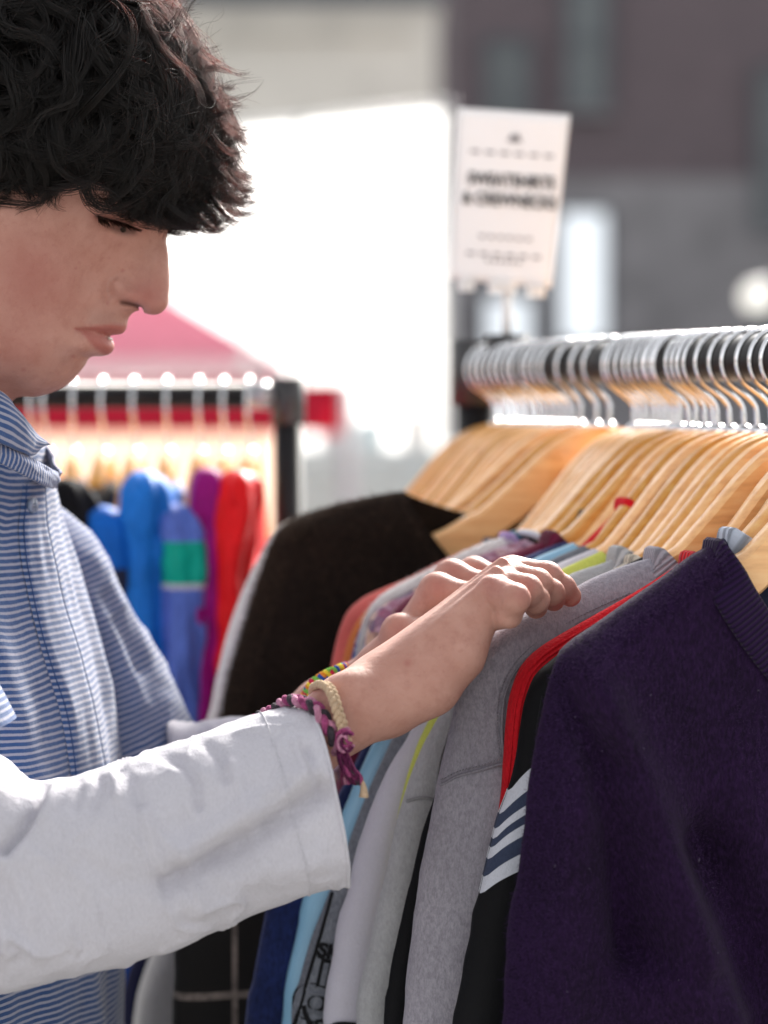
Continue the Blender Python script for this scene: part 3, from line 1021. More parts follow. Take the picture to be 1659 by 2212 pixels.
# --- red knit polo
M_RED = fabric('red_knit', (0.62, 0.012, 0.022, 1), var=.25, scale=700, sheen=.2, bump=.8)
g3 = rk_g('red_knit_shirt', 'bright red knitted shirt whose shoulder edge shows behind the black jacket', 'shirt', -.087,
          [(1492, 1208), (1445, 1234), (1400, 1263), (1339, 1299), (1250, 1349), (1171, 1397), (1127, 1441), (1105, 1493), (1095, 1551), (1088, 1642), (1081, 1710), (1070, 1790), (1072, 1880), (1070, 2000)],
          M_RED, T=.009, r=.010, rows=150, cols=60, noise=.002)
g3.collar(rib_fabric('red_rib', (0.62, 0.012, 0.022, 1), 500), .016)
for k in range(3):
    off = 7 + 8 * k
    g3.seam([(1470 + off * .3, 1222 + off * .6), (1400 + off * .4, 1263 + off), (1339 + off * .4, 1299 + off), (1250 + off * .5, 1349 + off), (1171 + off * .6, 1397 + off * .8), (1127 + off * .8, 1441 + off * .5), (1105 + off, 1493 + off * .3), (1095 + off, 1551), (1088 + off, 1642), (1081 + off, 1710)], M_RED, .0007, name='rib')

# --- grey marl sweatshirt under the hand
M_GREY = fabric('mauve_grey_marl', (0.37, 0.35, 0.40, 1), var=.22, scale=1100, heather=.6, col2=(0.24, 0.225, 0.265, 1), bump=.5, slub=1.6)
M_GSEAM = fabric('grey_thread', (0.27, 0.255, 0.295, 1))
g4 = rk_g('grey_sweatshirt', 'mauve grey marl sweatshirt with double stitched shoulder under the near hand', 'sweatshirt', -.060,
          [(1415, 1204), (1380, 1212), (1339, 1226), (1287, 1247), (1250, 1267), (1200, 1292), (1156, 1314), (1113, 1337), (1069, 1369), (1040, 1399), (1011, 1449), (989, 1507), (974, 1570), (957, 1645), (945, 1705), (930, 1800), (913, 1920), (895, 2050), (874, 2212), (850, 2500)],
          M_GREY, T=.013, r=.022, rows=170, cols=80, seed=12, noise=.007, freq=16,
          folds=[([(1062, 1650), (1030, 1800), (1000, 2000), (980, 2212)], .003, .012)])
g4.collar(rib_fabric('grey_rib', (0.41, 0.385, 0.44, 1), 800), .021, .0035)
sm = [(1350, 1284), (1250, 1330), (1156, 1386), (1100, 1440), (1072, 1493), (1062, 1551), (1060, 1609), (1062, 1638)]
g4.seam(sm, M_GSEAM, .0009, name='shoulder_seam')
for dx, dy in ((-9, -7), (8, 6)):
    g4.stitches([(u + dx, v + dy) for u, v in sm], M_GSEAM, 70)
sl_ = [(948, 1692), (975, 1670), (1010, 1655), (1045, 1640), (1064, 1636)]
g4.seam(sl_, M_GSEAM, .0009, name='sleeve_seam')
g4.stitches([(u, v - 9) for u, v in sl_], M_GSEAM, 22)
g4.seam([(1064, 1636), (1072, 1660), (1070, 1700), (1075, 1760)], M_GSEAM, .0008, name='sleeve_seam')

# --- thin black garment between the greys
g4b = rk_g('black_tee', 'thin black shirt squeezed between two grey sweatshirts', 'shirt', -.036,
           [(1395, 1200), (1300, 1245), (1180, 1310), (1060, 1400), (1010, 1480), (985, 1560), (960, 1640), (935, 1720), (905, 1800), (880, 1900), (862, 2000), (845, 2130), (832, 2212)],
           M_BLACK, T=.006, r=.010)
# --- light grey sweatshirt
M_LG = fabric('light_grey_marl', (0.41, 0.41, 0.425, 1), var=.15, scale=900, heather=.35, col2=(0.29, 0.30, 0.31, 1), slub=2.0)
M_LGS = fabric('light_grey_thread', (0.30, 0.30, 0.31, 1))
g5 = rk_g('light_grey_sweatshirt', 'light grey sweatshirt with ribbed collar just behind the mauve one', 'sweatshirt', -.005,
          [(1334, 1204), (1300, 1218), (1235, 1240), (1160, 1285), (1080, 1345), (1020, 1410), (975, 1500), (940, 1565), (915, 1610), (892, 1665), (872, 1728), (852, 1800), (820, 1950), (795, 2080), (772, 2212)],
          M_LG, T=.012, r=.018, rows=140, cols=60, seed=21, noise=.007, freq=18)
g5.collar(rib_fabric('light_grey_rib', (0.52, 0.525, 0.54, 1), 700), .024, .004)
g5.seam([(874, 1728), (890, 1720), (908, 1718), (925, 1722)], M_LGS, .0010, name='sleeve_seam')
g5.seam([(960, 1575), (938, 1640), (925, 1722)], M_LGS, .0008, name='sleeve_seam')

# --- yellow shirt sliver, white sweatshirt
g6 = rk_g('yellow_shirt', 'lime yellow shirt showing as a narrow strip', 'shirt', .014,
          [(1300, 1190), (1200, 1238), (1090, 1310), (1010, 1390), (965, 1480), (930, 1550), (905, 1600), (882, 1660), (863, 1722), (848, 1790), (838, 1860), (830, 2000)],
          fabric('lime_cotton', (0.58, 0.62, 0.13, 1), var=.1), T=.007, r=.012)
M_WH = fabric('lavender_white_fleece', (0.52, 0.505, 0.575, 1), var=.08, scale=1200, sheen=.3, bump=.2)
g7 = rk_g('white_sweatshirt', 'lavender white sweatshirt with a black waistband', 'sweatshirt', .032,
          [(1285, 1185), (1190, 1228), (1080, 1300), (1000, 1375), (950, 1460), (910, 1530), (882, 1592), (850, 1640), (820, 1695), (792, 1770), (767, 1850), (743, 1930), (722, 2030), (706, 2110), (692, 2195), (690, 2240)],
          M_WH, T=.015, r=.026, noise=.005, seed=23)
g7.strip('waistband', ((692, 686), 2196, 2420), ((800, 790), 2206, 2430), M_BLACK, .002)

# --- heather tee with print
M_HB = fabric('blue_grey_heather', (0.21, 0.225, 0.26, 1), var=.3, scale=700, heather=.5, col2=(0.09, 0.1, 0.125, 1))
g8 = rk_g('printed_tee', 'blue grey heather shirt with a black letter print down its front', 'shirt', .052,
          [(1262, 1178), (1170, 1220), (1060, 1290), (980, 1360), (925, 1450), (880, 1530), (840, 1610), (800, 1690), (765, 1770), (735, 1850), (712, 1920), (692, 1985), (672, 2050), (650, 2125), (628, 2212)],
          M_HB, T=.009, r=.010, noise=.001)
def on_g8(cu, cv, rot=-13):
    a0, z0 = g8.loc(cu, cv)
    cr, sr = math.cos(math.radians(rot)), math.sin(math.radians(rot))
    def pl(x, y):
        X, Y_ = x * cr - y * sr, x * sr + y * cr
        return g8.pt(np.array(a0 - X), np.array(z0 + Y_), 1, None, .0006 + pl.lift)
    pl.lift = 0
    return pl
INKF = fabric('black_print', (0.012, 0.012, 0.014, 1), var=.2)
sc8 = 1.48 / F_PX
text_obj('SKI', 40 * sc8, INKF, 'lettering', g8.root, on_g8(703, 2062), .0006)
for ch, cu_, cv_, sz in (('I', 686, 2118, 62), ('O', 666, 2190, 92), ('H', 652, 2258, 84)):
    text_obj(ch, sz * sc8, INKF, 'lettering', g8.root, on_g8(cu_, cv_), .0028)
    pl = on_g8(cu_, cv_)
    pl.lift = .0004
    text_obj(ch, sz * sc8, M_HB, 'lettering', g8.root, pl, .0008)
c8 = [(735, 2075), (715, 2072), (695, 2066), (678, 2060)]
g8.seam(c8, INKF, .0007, .0004, 'print_rule')
g8.seam([(715, 1925), (694, 1990), (674, 2055), (653, 2128), (630, 2216)], INKF, .0011, .0003, 'print_border')
arc = [(648, 2165), (652, 2185), (662, 2205), (680, 2222)]
g8.seam(arc, INKF, .0016, .0004, 'print_arc')
text_obj('CH', 30 * sc8, INKF, 'lettering', g8.root, on_g8(648, 2218, -35), .0004)

# --- satin light blue, navy velvet
nS = NT('light_blue_satin')
nS.base(nS.ramp(nS.noise(12, 2), [(0.3, (0.20, 0.42, 0.60, 1)), (0.7, (0.27, 0.50, 0.68, 1))])).set(Roughness=0.38)
g9 = rk_g('light_blue_satin_shirt', 'shiny light blue satin shirt hanging between navy and grey', 'shirt', .070,
          [(1238, 1172), (1145, 1212), (1035, 1280), (955, 1350), (895, 1440), (850, 1520), (800, 1620), (750, 1730), (705, 1830), (670, 1900), (652, 1945), (636, 1995), (620, 2080), (604, 2212)],
          nS.m, T=.010, r=.018, noise=.005, seed=41)
M_VEL = fabric('navy_velvet', (0.012, 0.022, 0.095, 1), var=.6, sheen=.9, scale=500)
g10 = rk_g('navy_velvet_top', 'navy blue velvet top hanging beside the light blue satin', 'sweater', .088,
           [(1222, 1168), (1128, 1208), (1015, 1275), (935, 1345), (870, 1440), (810, 1560), (750, 1680), (680, 1800), (620, 1890), (585, 1950), (565, 2030), (545, 2120), (528, 2212)],
           M_VEL, T=.013, r=.020, noise=.007, seed=43)
# --- small collars between the boards
gr1 = rk_g('red_tee', 'red shirt with only its collar tip between the hanger boards', 'shirt', .076, low(ged(.062, .14, .15, hemw=.155), .018), fabric('red_cotton', (0.7, 0.01, 0.02, 1)), dipf=.02)
gr1.collar(fabric('red_cotton', (0.7, 0.01, 0.02, 1)), .018, .003)
# --- maroon knit
M_MAR = fabric('maroon_wool', (0.125, 0.012, 0.038, 1), var=.4, scale=600, sheen=.4, bump=.7)
g11 = rk_g('maroon_sweater', 'maroon knitted sweater with ribbed collar behind the hands', 'sweater', .102,
           [(1186, 1166), (1120, 1188), (1040, 1218), (975, 1245), (920, 1268), (872, 1300), (842, 1345), (826, 1400), (806, 1460), (780, 1540), (745, 1640), (700, 1800), (650, 1950), (610, 2100), (590, 2212)],
           M_MAR, T=.013, r=.018, noise=.003)
g11.collar(rib_fabric('maroon_rib', (0.14, 0.014, 0.042, 1), 420), .022, .004)
gb2 = rk_g('black_shirt', 'black shirt with a dark fuzzy collar between the hanger boards', 'shirt', .112, low(ged(.072, .14, .15, hemw=.155), .016), M_BLACK, dipf=.02)
gb2.collar(fabric('charcoal_wool', (0.02, 0.02, 0.024, 1), sheen=.4), .016, .003)
# --- patterned, white, blue, orange, coral
def pattern_mat():
    n = NT('mauve_pattern_knit')
    tc = n.n('TexCoord')
    vo = n.n('TexVoronoi', i_Scale=170.0)
    n.l(tc.outputs['Object'], vo.inputs['Vector'])
    sp = n.n('SeparateColor')
    n.l(vo.outputs['Color'], sp.inputs[0])
    c = n.ramp(sp.outputs[0], [(0.0, (0.28, 0.09, 0.16, 1)), (0.35, (0.36, 0.2, 0.28, 1)), (0.55, (0.1, 0.05, 0.12, 1)), (0.75, (0.55, 0.36, 0.26, 1)), (0.9, (0.5, 0.32, 0.42, 1))])
    n.base(c).set(Roughness=0.95, Sheen_Weight=0.3)
    n.bump(vo.outputs['Distance'], 0.7, 0.004)
    return n.m
g12 = rk_g('patterned_sweater', 'mauve and tan patterned knit sweater behind the far hand', 'sweater', .126,
           [(1150, 1160), (1080, 1182), (1010, 1212), (940, 1246), (880, 1280), (828, 1308), (800, 1340), (787, 1395), (775, 1450), (745, 1560), (700, 1700), (640, 1900), (600, 2212)],
           pattern_mat(), T=.012, r=.016, noise=.003)
M_FL = fabric('white_fluffy_knit', (0.82, 0.80, 0.80, 1), var=.2, scale=250, sheen=.6, bump=1.0, slub=3)
g13 = rk_g('white_fluffy_sweater', 'fluffy white knit sweater with glowing edge behind the patterned one', 'sweater', .140,
           [(1095, 1158), (1050, 1172), (1000, 1194), (930, 1230), (862, 1264), (822, 1290), (795, 1325), (780, 1372), (765, 1450), (740, 1550), (690, 1720), (640, 1900), (600, 2212)],
           M_FL, T=.013, r=.018, noise=.006)
g13.collar(fabric('lilac_fluff', (0.33, 0.22, 0.47, 1), sheen=.6, bump=1.0), .009, .003)
g14 = rk_g('denim_blue_shirt', 'blue shirt showing as a thin strip beside the white knit', 'shirt', .158,
           [(1080, 1170), (1000, 1202), (920, 1240), (860, 1272), (805, 1318), (777, 1362), (762, 1410), (752, 1460), (730, 1560), (680, 1740), (630, 1950), (600, 2212)],
           fabric('denim_blue', (0.04, 0.085, 0.24, 1)), T=.008, r=.012)
g15 = rk_g('orange_shirt', 'orange shirt showing as a thin strip beside the coral one', 'shirt', .168,
           [(1060, 1172), (980, 1208), (900, 1248), (835, 1285), (788, 1322), (760, 1365), (745, 1410), (735, 1460), (715, 1560), (670, 1740), (620, 1950), (600, 2212)],
           fabric('orange_cotton', (0.85, 0.26, 0.08, 1), trans=.3), T=.009, r=.014)
g16 = rk_g('coral_sweater', 'coral pink sweater against the dark brown one', 'sweater', .180,
           [(1045, 1172), (960, 1210), (890, 1246), (832, 1270), (782, 1294), (750, 1327), (733, 1365), (722, 1410), (713, 1460), (695, 1560), (660, 1740), (620, 1950), (600, 2212)],
           fabric('coral_wool', (0.72, 0.15, 0.13, 1), sheen=.4, trans=.2), T=.012, r=.018)
M_TEAL = fabric('teal_cotton', (0.015, 0.11, 0.17, 1))
M_TSTR = rib_fabric('teal_white_stripe_rib', (0.06, 0.22, 0.3, 1), 120)
g17 = rk_g('teal_striped_shirt', 'teal shirt with white striped collar in front of the brown sweater', 'shirt', .149, low(ged(.105, .15, .16, hemw=.165), .006), M_TEAL, dipf=.03)
g17.collar(M_TSTR, .018, .004)
g18 = rk_g('black_polo', 'black polo with white edged collar beside the teal collar', 'shirt', .132, low(ged(.105, .15, .16, hemw=.165), .008), M_BLACK, dipf=.03)
g18.collar(M_BLACK, .016, .003)
g18.collar(M_SW, .004, .0035, name='collar_edge', rise=2.3)
g18n = rk_g('navy_shirt', 'navy shirt with its collar under the brown sweater hanger', 'shirt', .200, low(ged(.105, .15, .16, hemw=.165), .012), fabric('navy_cotton', (0.015, 0.016, 0.05, 1)), dipf=.03)
g18n.collar(fabric('navy_cotton', (0.015, 0.016, 0.05, 1)), .014, .003)
# --- dark plaid and brown sweater
def plaid_mat():
    n = NT('dark_windowpane_plaid')
    tc = n.n('TexCoord')
    sx = n.n('SeparateXYZ')
    n.l(tc.outputs['Object'], sx.inputs[0])
    def line(sock, per, off):
        m = n.math('FRACT', n.math('MULTIPLY_ADD', sock, 1.0 / per, off))
        return n.math('LESS_THAN', n.math('ABSOLUTE', n.math('SUBTRACT', m, 0.5)), 0.022)
    ln = n.math('MAXIMUM', line(sx.outputs[0], 0.085, 0.63), line(sx.outputs[2], 0.11, 0.36))
    ln = n.math('MULTIPLY', ln, n.math('MULTIPLY', n.noise(260, 3), 1.1))
    n.base(n.mix(ln, (0.008, 0.007, 0.007, 1), (0.36, 0.3, 0.27, 1))).set(Roughness=0.95, Sheen_Weight=0.1)
    n.bump(n.noise(600, 2), 0.4, 0.001)
    return n.m
g19 = rk_g('plaid_shirt', 'black shirt with a faint cream windowpane check, below the sleeve', 'shirt', .190,
           [(1040, 1180), (960, 1222), (890, 1262), (830, 1300), (780, 1350), (740, 1420), (700, 1500), (640, 1620), (560, 1760), (470, 1880), (410, 1960), (385, 2010), (376, 2090), (370, 2212)],
           plaid_mat(), T=.014, r=.02, noise=.005)
M_BRN = fabric('dark_brown_wool', (0.0165, 0.0098, 0.0068, 1), var=.6, scale=500, sheen=.1, bump=.7)
g20 = rk_g('brown_sweater', 'dark brown wool sweater, its shoulder rising behind the hands', 'sweater', .244,
           [(872, 1060), (832, 1066), (760, 1080), (700, 1096), (642, 1116), (606, 1140), (584, 1178), (566, 1230), (546, 1290), (522, 1370), (500, 1440), (482, 1520), (465, 1590), (445, 1700), (425, 1850), (400, 2000), (385, 2212)],
           M_BRN, T=.016, r=.024, dipf=.115, dipb=.03, dips=.4, noise=.005, rows=150, cols=80, seed=31, swing=-9)
fuzz(g20, fabric('brown_fibre', (0.07, 0.045, 0.03, 1), bump=0), 12000, L=(.002, .005), zmin=1.2, edge=.6, rad=.00007, seed=7)
fuzz(g13, fabric('white_fibre', (0.8, 0.78, 0.78, 1), bump=0), 14000, L=(.001, .0035), zmin=1.25, edge=.8, rad=.00007, seed=9)
M_PG = fabric('pale_grey_cotton', (0.62, 0.60, 0.58, 1), var=.15, scale=500)
g21 = rk_g('pale_grey_cardigan', 'pale grey cardigan lit along its edge behind the brown sweater', 'cardigan', .268,
           [(800, 1082), (750, 1092), (690, 1104), (635, 1120), (596, 1142), (566, 1190), (540, 1240), (514, 1300), (490, 1370), (470, 1450), (450, 1530), (428, 1600), (400, 1750), (360, 1950), (325, 2060), (300, 2130), (288, 2212)],
           M_PG, T=.013, r=.012, noise=.003, swing=-8)
g22 = rk_g('navy_coat', 'dark navy coat at the far end of the right rack', 'coat', .298, [(790, 1090), (750, 1098), (700, 1108), (660, 1128), (630, 1170), (600, 1260), (560, 1400), (510, 1560), (440, 1750), (360, 1920), (300, 2040), (270, 2120), (262, 2212)],
           fabric('navy_cotton', (0.015, 0.016, 0.05, 1)), T=.012, swing=-7)
# --- the thinner garments squeezed in between, and their hangers
PAL = [('charcoal', (0.03, 0.03, 0.035, 1)), ('dusty pink', (0.5, 0.24, 0.26, 1)), ('cream', (0.66, 0.6, 0.5, 1)), ('bottle green', (0.02, 0.09, 0.05, 1)), ('sky blue', (0.25, 0.42, 0.58, 1)),
       ('off white', (0.7, 0.69, 0.68, 1)), ('black', (0.008, 0.008, 0.01, 1)), ('rust', (0.36, 0.1, 0.03, 1)), ('pale grey', (0.45, 0.45, 0.47, 1)), ('navy', (0.015, 0.018, 0.05, 1)), ('tan', (0.42, 0.29, 0.17, 1))]
named = sorted((h, l) for h, l in zip(HANG_T, HANG_L))
ts = []
for (ta, la), (tb_, lb) in zip(named[:-1], named[1:]):
    n_ = int(round((tb_ - ta) / .021)) - 1 if ta > -.02 else int((tb_ - ta) > .018)
    ts += [(ta + (tb_ - ta) * (j + 1) / (n_ + 1), la, j) for j in range(n_)]
ts += [(named[-1][0] + .0145 * (j + 1), named[-1][1], j) for j in range(12)]
ORD = ['just behind', 'second behind', 'third behind', 'fourth behind', 'fifth behind', 'sixth behind', 'seventh behind', 'eighth behind', 'ninth behind', 'tenth behind', 'eleventh behind', 'twelfth behind']
HANG_T0 = list(HANG_T)
for k, (tt, la, j) in enumerate(ts):
    if tt < -.03 or .2 < tt < .242:
        continue
    fan = -7.0 * float(np.clip((tt - .20) / .055, 0, 1))
    cn, cc = PAL[(k * 7) % len(PAL)]
    nk = rng.uniform(.088, .100)
    gk = rk_g('thin_shirt', '%s shirt squeezed in on the rail %s the %s' % (cn, ORD[j], la), 'shirt', tt + rng.normal(0, .0008),
              [(a_, z_ - .012) for a_, z_ in ged(nk, .165, .172, hemw=.176)], fabric('thin_' + cn.replace(' ', '_'), cc), swing=fan + rng.normal(0, 2.4), short=True, hang='wooden hanger with the %s shirt %s the %s' % (cn, ORD[j], la), T=.005, r=.008, rows=44, cols=26, dipf=.03, hem=.85, noise=.001)
    gk.collar(rib_fabric('thin_rib_' + cn.replace(' ', '_'), cc, 500), .012, .003)

# ================================================================ BACK RACK GARMENTS
BG = 'jackets on the back rack'
BHG = 'wooden hangers on the back rack'
HOFF = BR_Z + .0106 + .0035 - .061        # wood top below the back rail
def back_garment(u, name, label, cat, mats, width, sh=.222, vsh=1095, band=None, hood=None, lean=0.0, thick=1.0):
    """seen along its shoulder: sleeve tube with rounded shoulder cap towards the camera, body behind"""
    x0 = P(u, 1000, BYR - .2)[0] * BYR / (BYR - .2)
    x0 = P(u, 1000, BYR)[0]
    e = empty(name, (x0, BYR, .75))
    tag(e, label, cat, BG)
    zs = P(u, vsh, BYR - sh)[2]
    hw = width / 2 * BYR / F_PX
    # sleeve tube
    zz = np.concatenate([zs - hw * 1.1 * (1 - np.cos(np.linspace(0, math.pi / 2, 8)))[:], np.linspace(zs - hw * 1.25, zs - .55, 132)])
    rr = np.concatenate([np.sin(np.linspace(0.05, math.pi / 2, 8)), np.ones(132)]) * hw
    rr[8:] *= np.linspace(1, .82, 132) + .10 * fbm(np.linspace(0, 9, 132), u * .1)
    ys = BYR - sh + .03 + 0.02 * np.linspace(0, 1, 140)
    xs = x0 - hw * .35 * np.clip(1 - np.arange(140) / 12, 0, 1) ** 2 + lean * np.linspace(0, 1, 140) + .006 * fbm(np.linspace(0, 5, 140), u * .3)
    ph = np.arange(44) / 44 * 2 * math.pi
    dsp = 1 + .26 * fbm(np.cos(ph)[None] * 1.9 + u, (zz[:, None]) * 7, np.sin(ph)[None] * 1.9, seed=int(u)) + .20 * fbm(np.cos(ph)[None] * .9 + u + zz[:, None] * 6, (zz[:, None]) * 26, np.sin(ph)[None] * .6, seed=int(u) + 5)
    v = np.stack([xs[:, None] + rr[:, None] * np.cos(ph) * dsp, ys[:, None] + rr[:, None] * np.sin(ph) * 1.5 * dsp, zz[:, None] + 0 * ph], -1)
    fm = np.zeros((139, 44), int)
    if band:
        for v0, v1, mi in band:
            z1, z2 = P(u, v0, BYR - sh)[2], P(u, v1, BYR - sh)[2]
            zm = (zz[1:] + zz[:-1]) / 2
            fm[(zm < z1) & (zm > z2)] = mi
    mesh_obj('sleeve', v.reshape(-1, 3), grid_faces(140, 44, True), None, e, mats=mats, fmat=fm.ravel())
    # body: slab from the near shoulder over the hanger to the far shoulder
    zc = HOFF
    yy = np.linspace(-sh + .035, sh - .035, 21)
    top = zc + np.interp(np.abs(yy), HA, HZ) + .006 - .03 * (np.abs(yy) < .07) * (1 - np.abs(yy) / .07)
    prof = []
    for q, (w_, zf) in enumerate([(.15, 0), (.8, -.02), (1.0, -.08), (1.05, -.3), (1.0, -.6)]):
        prof.append((w_ * hw * .85, zf))
    left = np.array([[[x0 - w_ * (1 + .1 * math.sin(y * 40)), BYR + y, t_ + zf if k < 3 else min(t_, zc) + zf] for y, t_ in zip(yy, top)] for k, (w_, zf) in enumerate(prof)])
    right = np.array([[[x0 + w_ * (1 + .1 * math.cos(y * 40)), BYR + y, t_ + zf if k < 3 else min(t_, zc) + zf] for y, t_ in zip(yy, top)] for k, (w_, zf) in enumerate(prof)])
    shell = np.concatenate([left[::-1], right], 0)
    mesh_obj('body', shell.reshape(-1, 3), grid_faces(*shell.shape[:2]), mats[0], e)
    if hood:
        hu, hv, hw2 = hood
        c = P(hu, hv, BYR - .12)
        th = np.linspace(0, math.pi, 14)
        R_ = hw2 * BYR / F_PX / 2
        pv = np.stack([c[0] + 0 * th, c[1] - .02 + 0 * th, c[2] - R_ * 1.25 * np.cos(th)], 1)
        vv, ff = tube_data(pv, R_ * np.sin(th) ** .7 + 1e-4, 18)
        vv += .004 * fbm(vv[:, 0] * 60, vv[:, 1] * 60, vv[:, 2] * 60)[:, None]
        mesh_obj('hood', vv, ff, mats[0], e)
    hanger((x0, BYR, HOFF), math.radians(-90 + rng.normal(0, 4)), 'wooden hanger carrying the ' + label.split(' on ')[0], BHG)
    return e
C_NAVY = fabric('slate_navy_shell', (0.03, 0.035, 0.07, 1), scale=300)
C_BLU = fabric('royal_blue_shell', (0.005, 0.13, 0.56, 1), scale=300, sheen=.1, rough=.6)
C_BLU2 = fabric('bright_blue_shell', (0.012, 0.17, 0.62, 1), scale=300, sheen=.1, rough=.6)
C_PER = fabric('periwinkle_shell', (0.11, 0.19, 0.62, 1), scale=300, sheen=.1, rough=.6)
C_GRN = fabric('green_shell', (0.0, 0.36, 0.27, 1), scale=300, rough=.5)
C_MAG = fabric('magenta_shell', (0.30, 0.004, 0.19, 1), scale=300, rough=.6)
C_RED = fabric('scarlet_shell', (0.78, 0.008, 0.012, 1), scale=300, rough=.5)
C_BLK = fabric('black_fleece', (0.006, 0.006, 0.008, 1), scale=300)
C_SLT = fabric('slate_blue_shell', (0.16, 0.24, 0.3, 1), scale=300)
C_GRB = fabric('pale_grey_trim', (0.55, 0.56, 0.66, 1), scale=300)
back_garment(100, 'slate_jacket', 'slate blue jacket, leftmost on the back rack, beside the collar', 'jacket', [C_SLT], 64, vsh=1000)
back_garment(158, 'navy_jacket', 'dark slate navy jacket on the back rack', 'jacket', [C_NAVY], 88, vsh=1080)
back_garment(225, 'black_fleece_jacket', 'black fleece jacket on the back rack', 'jacket', [C_BLK], 104, vsh=1035)
back_garment(292, 'blue_colour_block_jacket', 'royal blue jacket with navy sleeve panel on the back rack', 'jacket', [C_BLU, C_NAVY], 112, vsh=1095, band=[(1232, 1375, 1)], lean=-.004)
back_garment(362, 'blue_hooded_jacket', 'bright blue hooded jacket on the back rack', 'jacket', [C_BLU2], 96, vsh=1018)
back_garment(432, 'periwinkle_jacket', 'periwinkle jacket with green sleeve band on the back rack', 'jacket', [C_PER, C_GRN, C_GRB], 84, vsh=1090, band=[(1172, 1258, 1), (1258, 1278, 2)])
back_garment(485, 'magenta_jacket', 'magenta jacket on the back rack', 'jacket', [C_MAG], 66, vsh=1012)
back_garment(540, 'scarlet_jacket', 'scarlet red jacket, rightmost on the back rack', 'jacket', [C_RED], 84, vsh=1016)
for uu in (12, 72):
    hanger((P(uu, 855, BYR)[0], BYR, HOFF), math.radians(-90 + rng.normal(0, 4)), 'empty wooden hanger on the back rack %s' % ('at the left picture edge' if uu == 12 else 'under the chin'), BHG)
# ================================================================ PERSON
# ---- implicit surfaces
def surface_nets(f, org, h):
    """naive surface nets; f < 0 inside; org, h in metres"""
    s = f < 0
    nx, ny, nz = f.shape
    c = np.zeros((nx - 1, ny - 1, nz - 1), np.int8)
    for a in (0, 1):
        for b in (0, 1):
            for d in (0, 1):
                c += s[a:nx - 1 + a, b:ny - 1 + b, d:nz - 1 + d]
    act = (c > 0) & (c < 8)
    idx = -np.ones(act.shape, np.int64)
    cells = np.argwhere(act)
    idx[act] = np.arange(len(cells))
    acc = np.zeros((len(cells), 3))
    cnt = np.zeros(len(cells))
    corners = [(a, b, d) for a in (0, 1) for b in (0, 1) for d in (0, 1)]
    vals = {k: f[cells[:, 0] + k[0], cells[:, 1] + k[1], cells[:, 2] + k[2]] for k in corners}
    for k in corners:
        for ax in range(3):
            if k[ax] == 0:
                k2 = list(k)
                k2[ax] = 1
                k2 = tuple(k2)
                v0, v1 = vals[k], vals[k2]
                m = (v0 < 0) != (v1 < 0)
                t = np.where(m, v0 / np.where(m, v0 - v1, 1), 0)
                p = np.tile(np.array(k, float), (len(cells), 1))
                p[:, ax] = t
                acc[m] += p[m]
                cnt[m] += 1
    verts = (cells + acc / cnt[:, None]) * h + np.asarray(org)
    quads = []
    for ax in range(3):
        sl0 = [slice(None)] * 3
        sl1 = [slice(None)] * 3
        sl0[ax], sl1[ax] = slice(0, -1), slice(1, None)
        e = s[tuple(sl0)] != s[tuple(sl1)]
        b_, c_ = (ax + 1) % 3, (ax + 2) % 3
        lo_ = [slice(None)] * 3
        lo_[b_], lo_[c_] = slice(1, -1), slice(1, -1)
        pos = np.argwhere(e[tuple(lo_)])
        if not len(pos):
            continue
        pos[:, b_] += 1
        pos[:, c_] += 1
        flip = s[pos[:, 0], pos[:, 1], pos[:, 2]]
        def cell(db, dc):
            q = pos.copy()
            q[:, b_] -= db
            q[:, c_] -= dc
            return idx[q[:, 0], q[:, 1], q[:, 2]]
        q = np.stack([cell(1, 1), cell(0, 1), cell(0, 0), cell(1, 0)], -1)
        q[~flip] = q[~flip][:, ::-1]
        quads.append(q)
    quads = np.vstack(quads)
    quads = quads[(quads >= 0).all(1)]
    return verts, quads

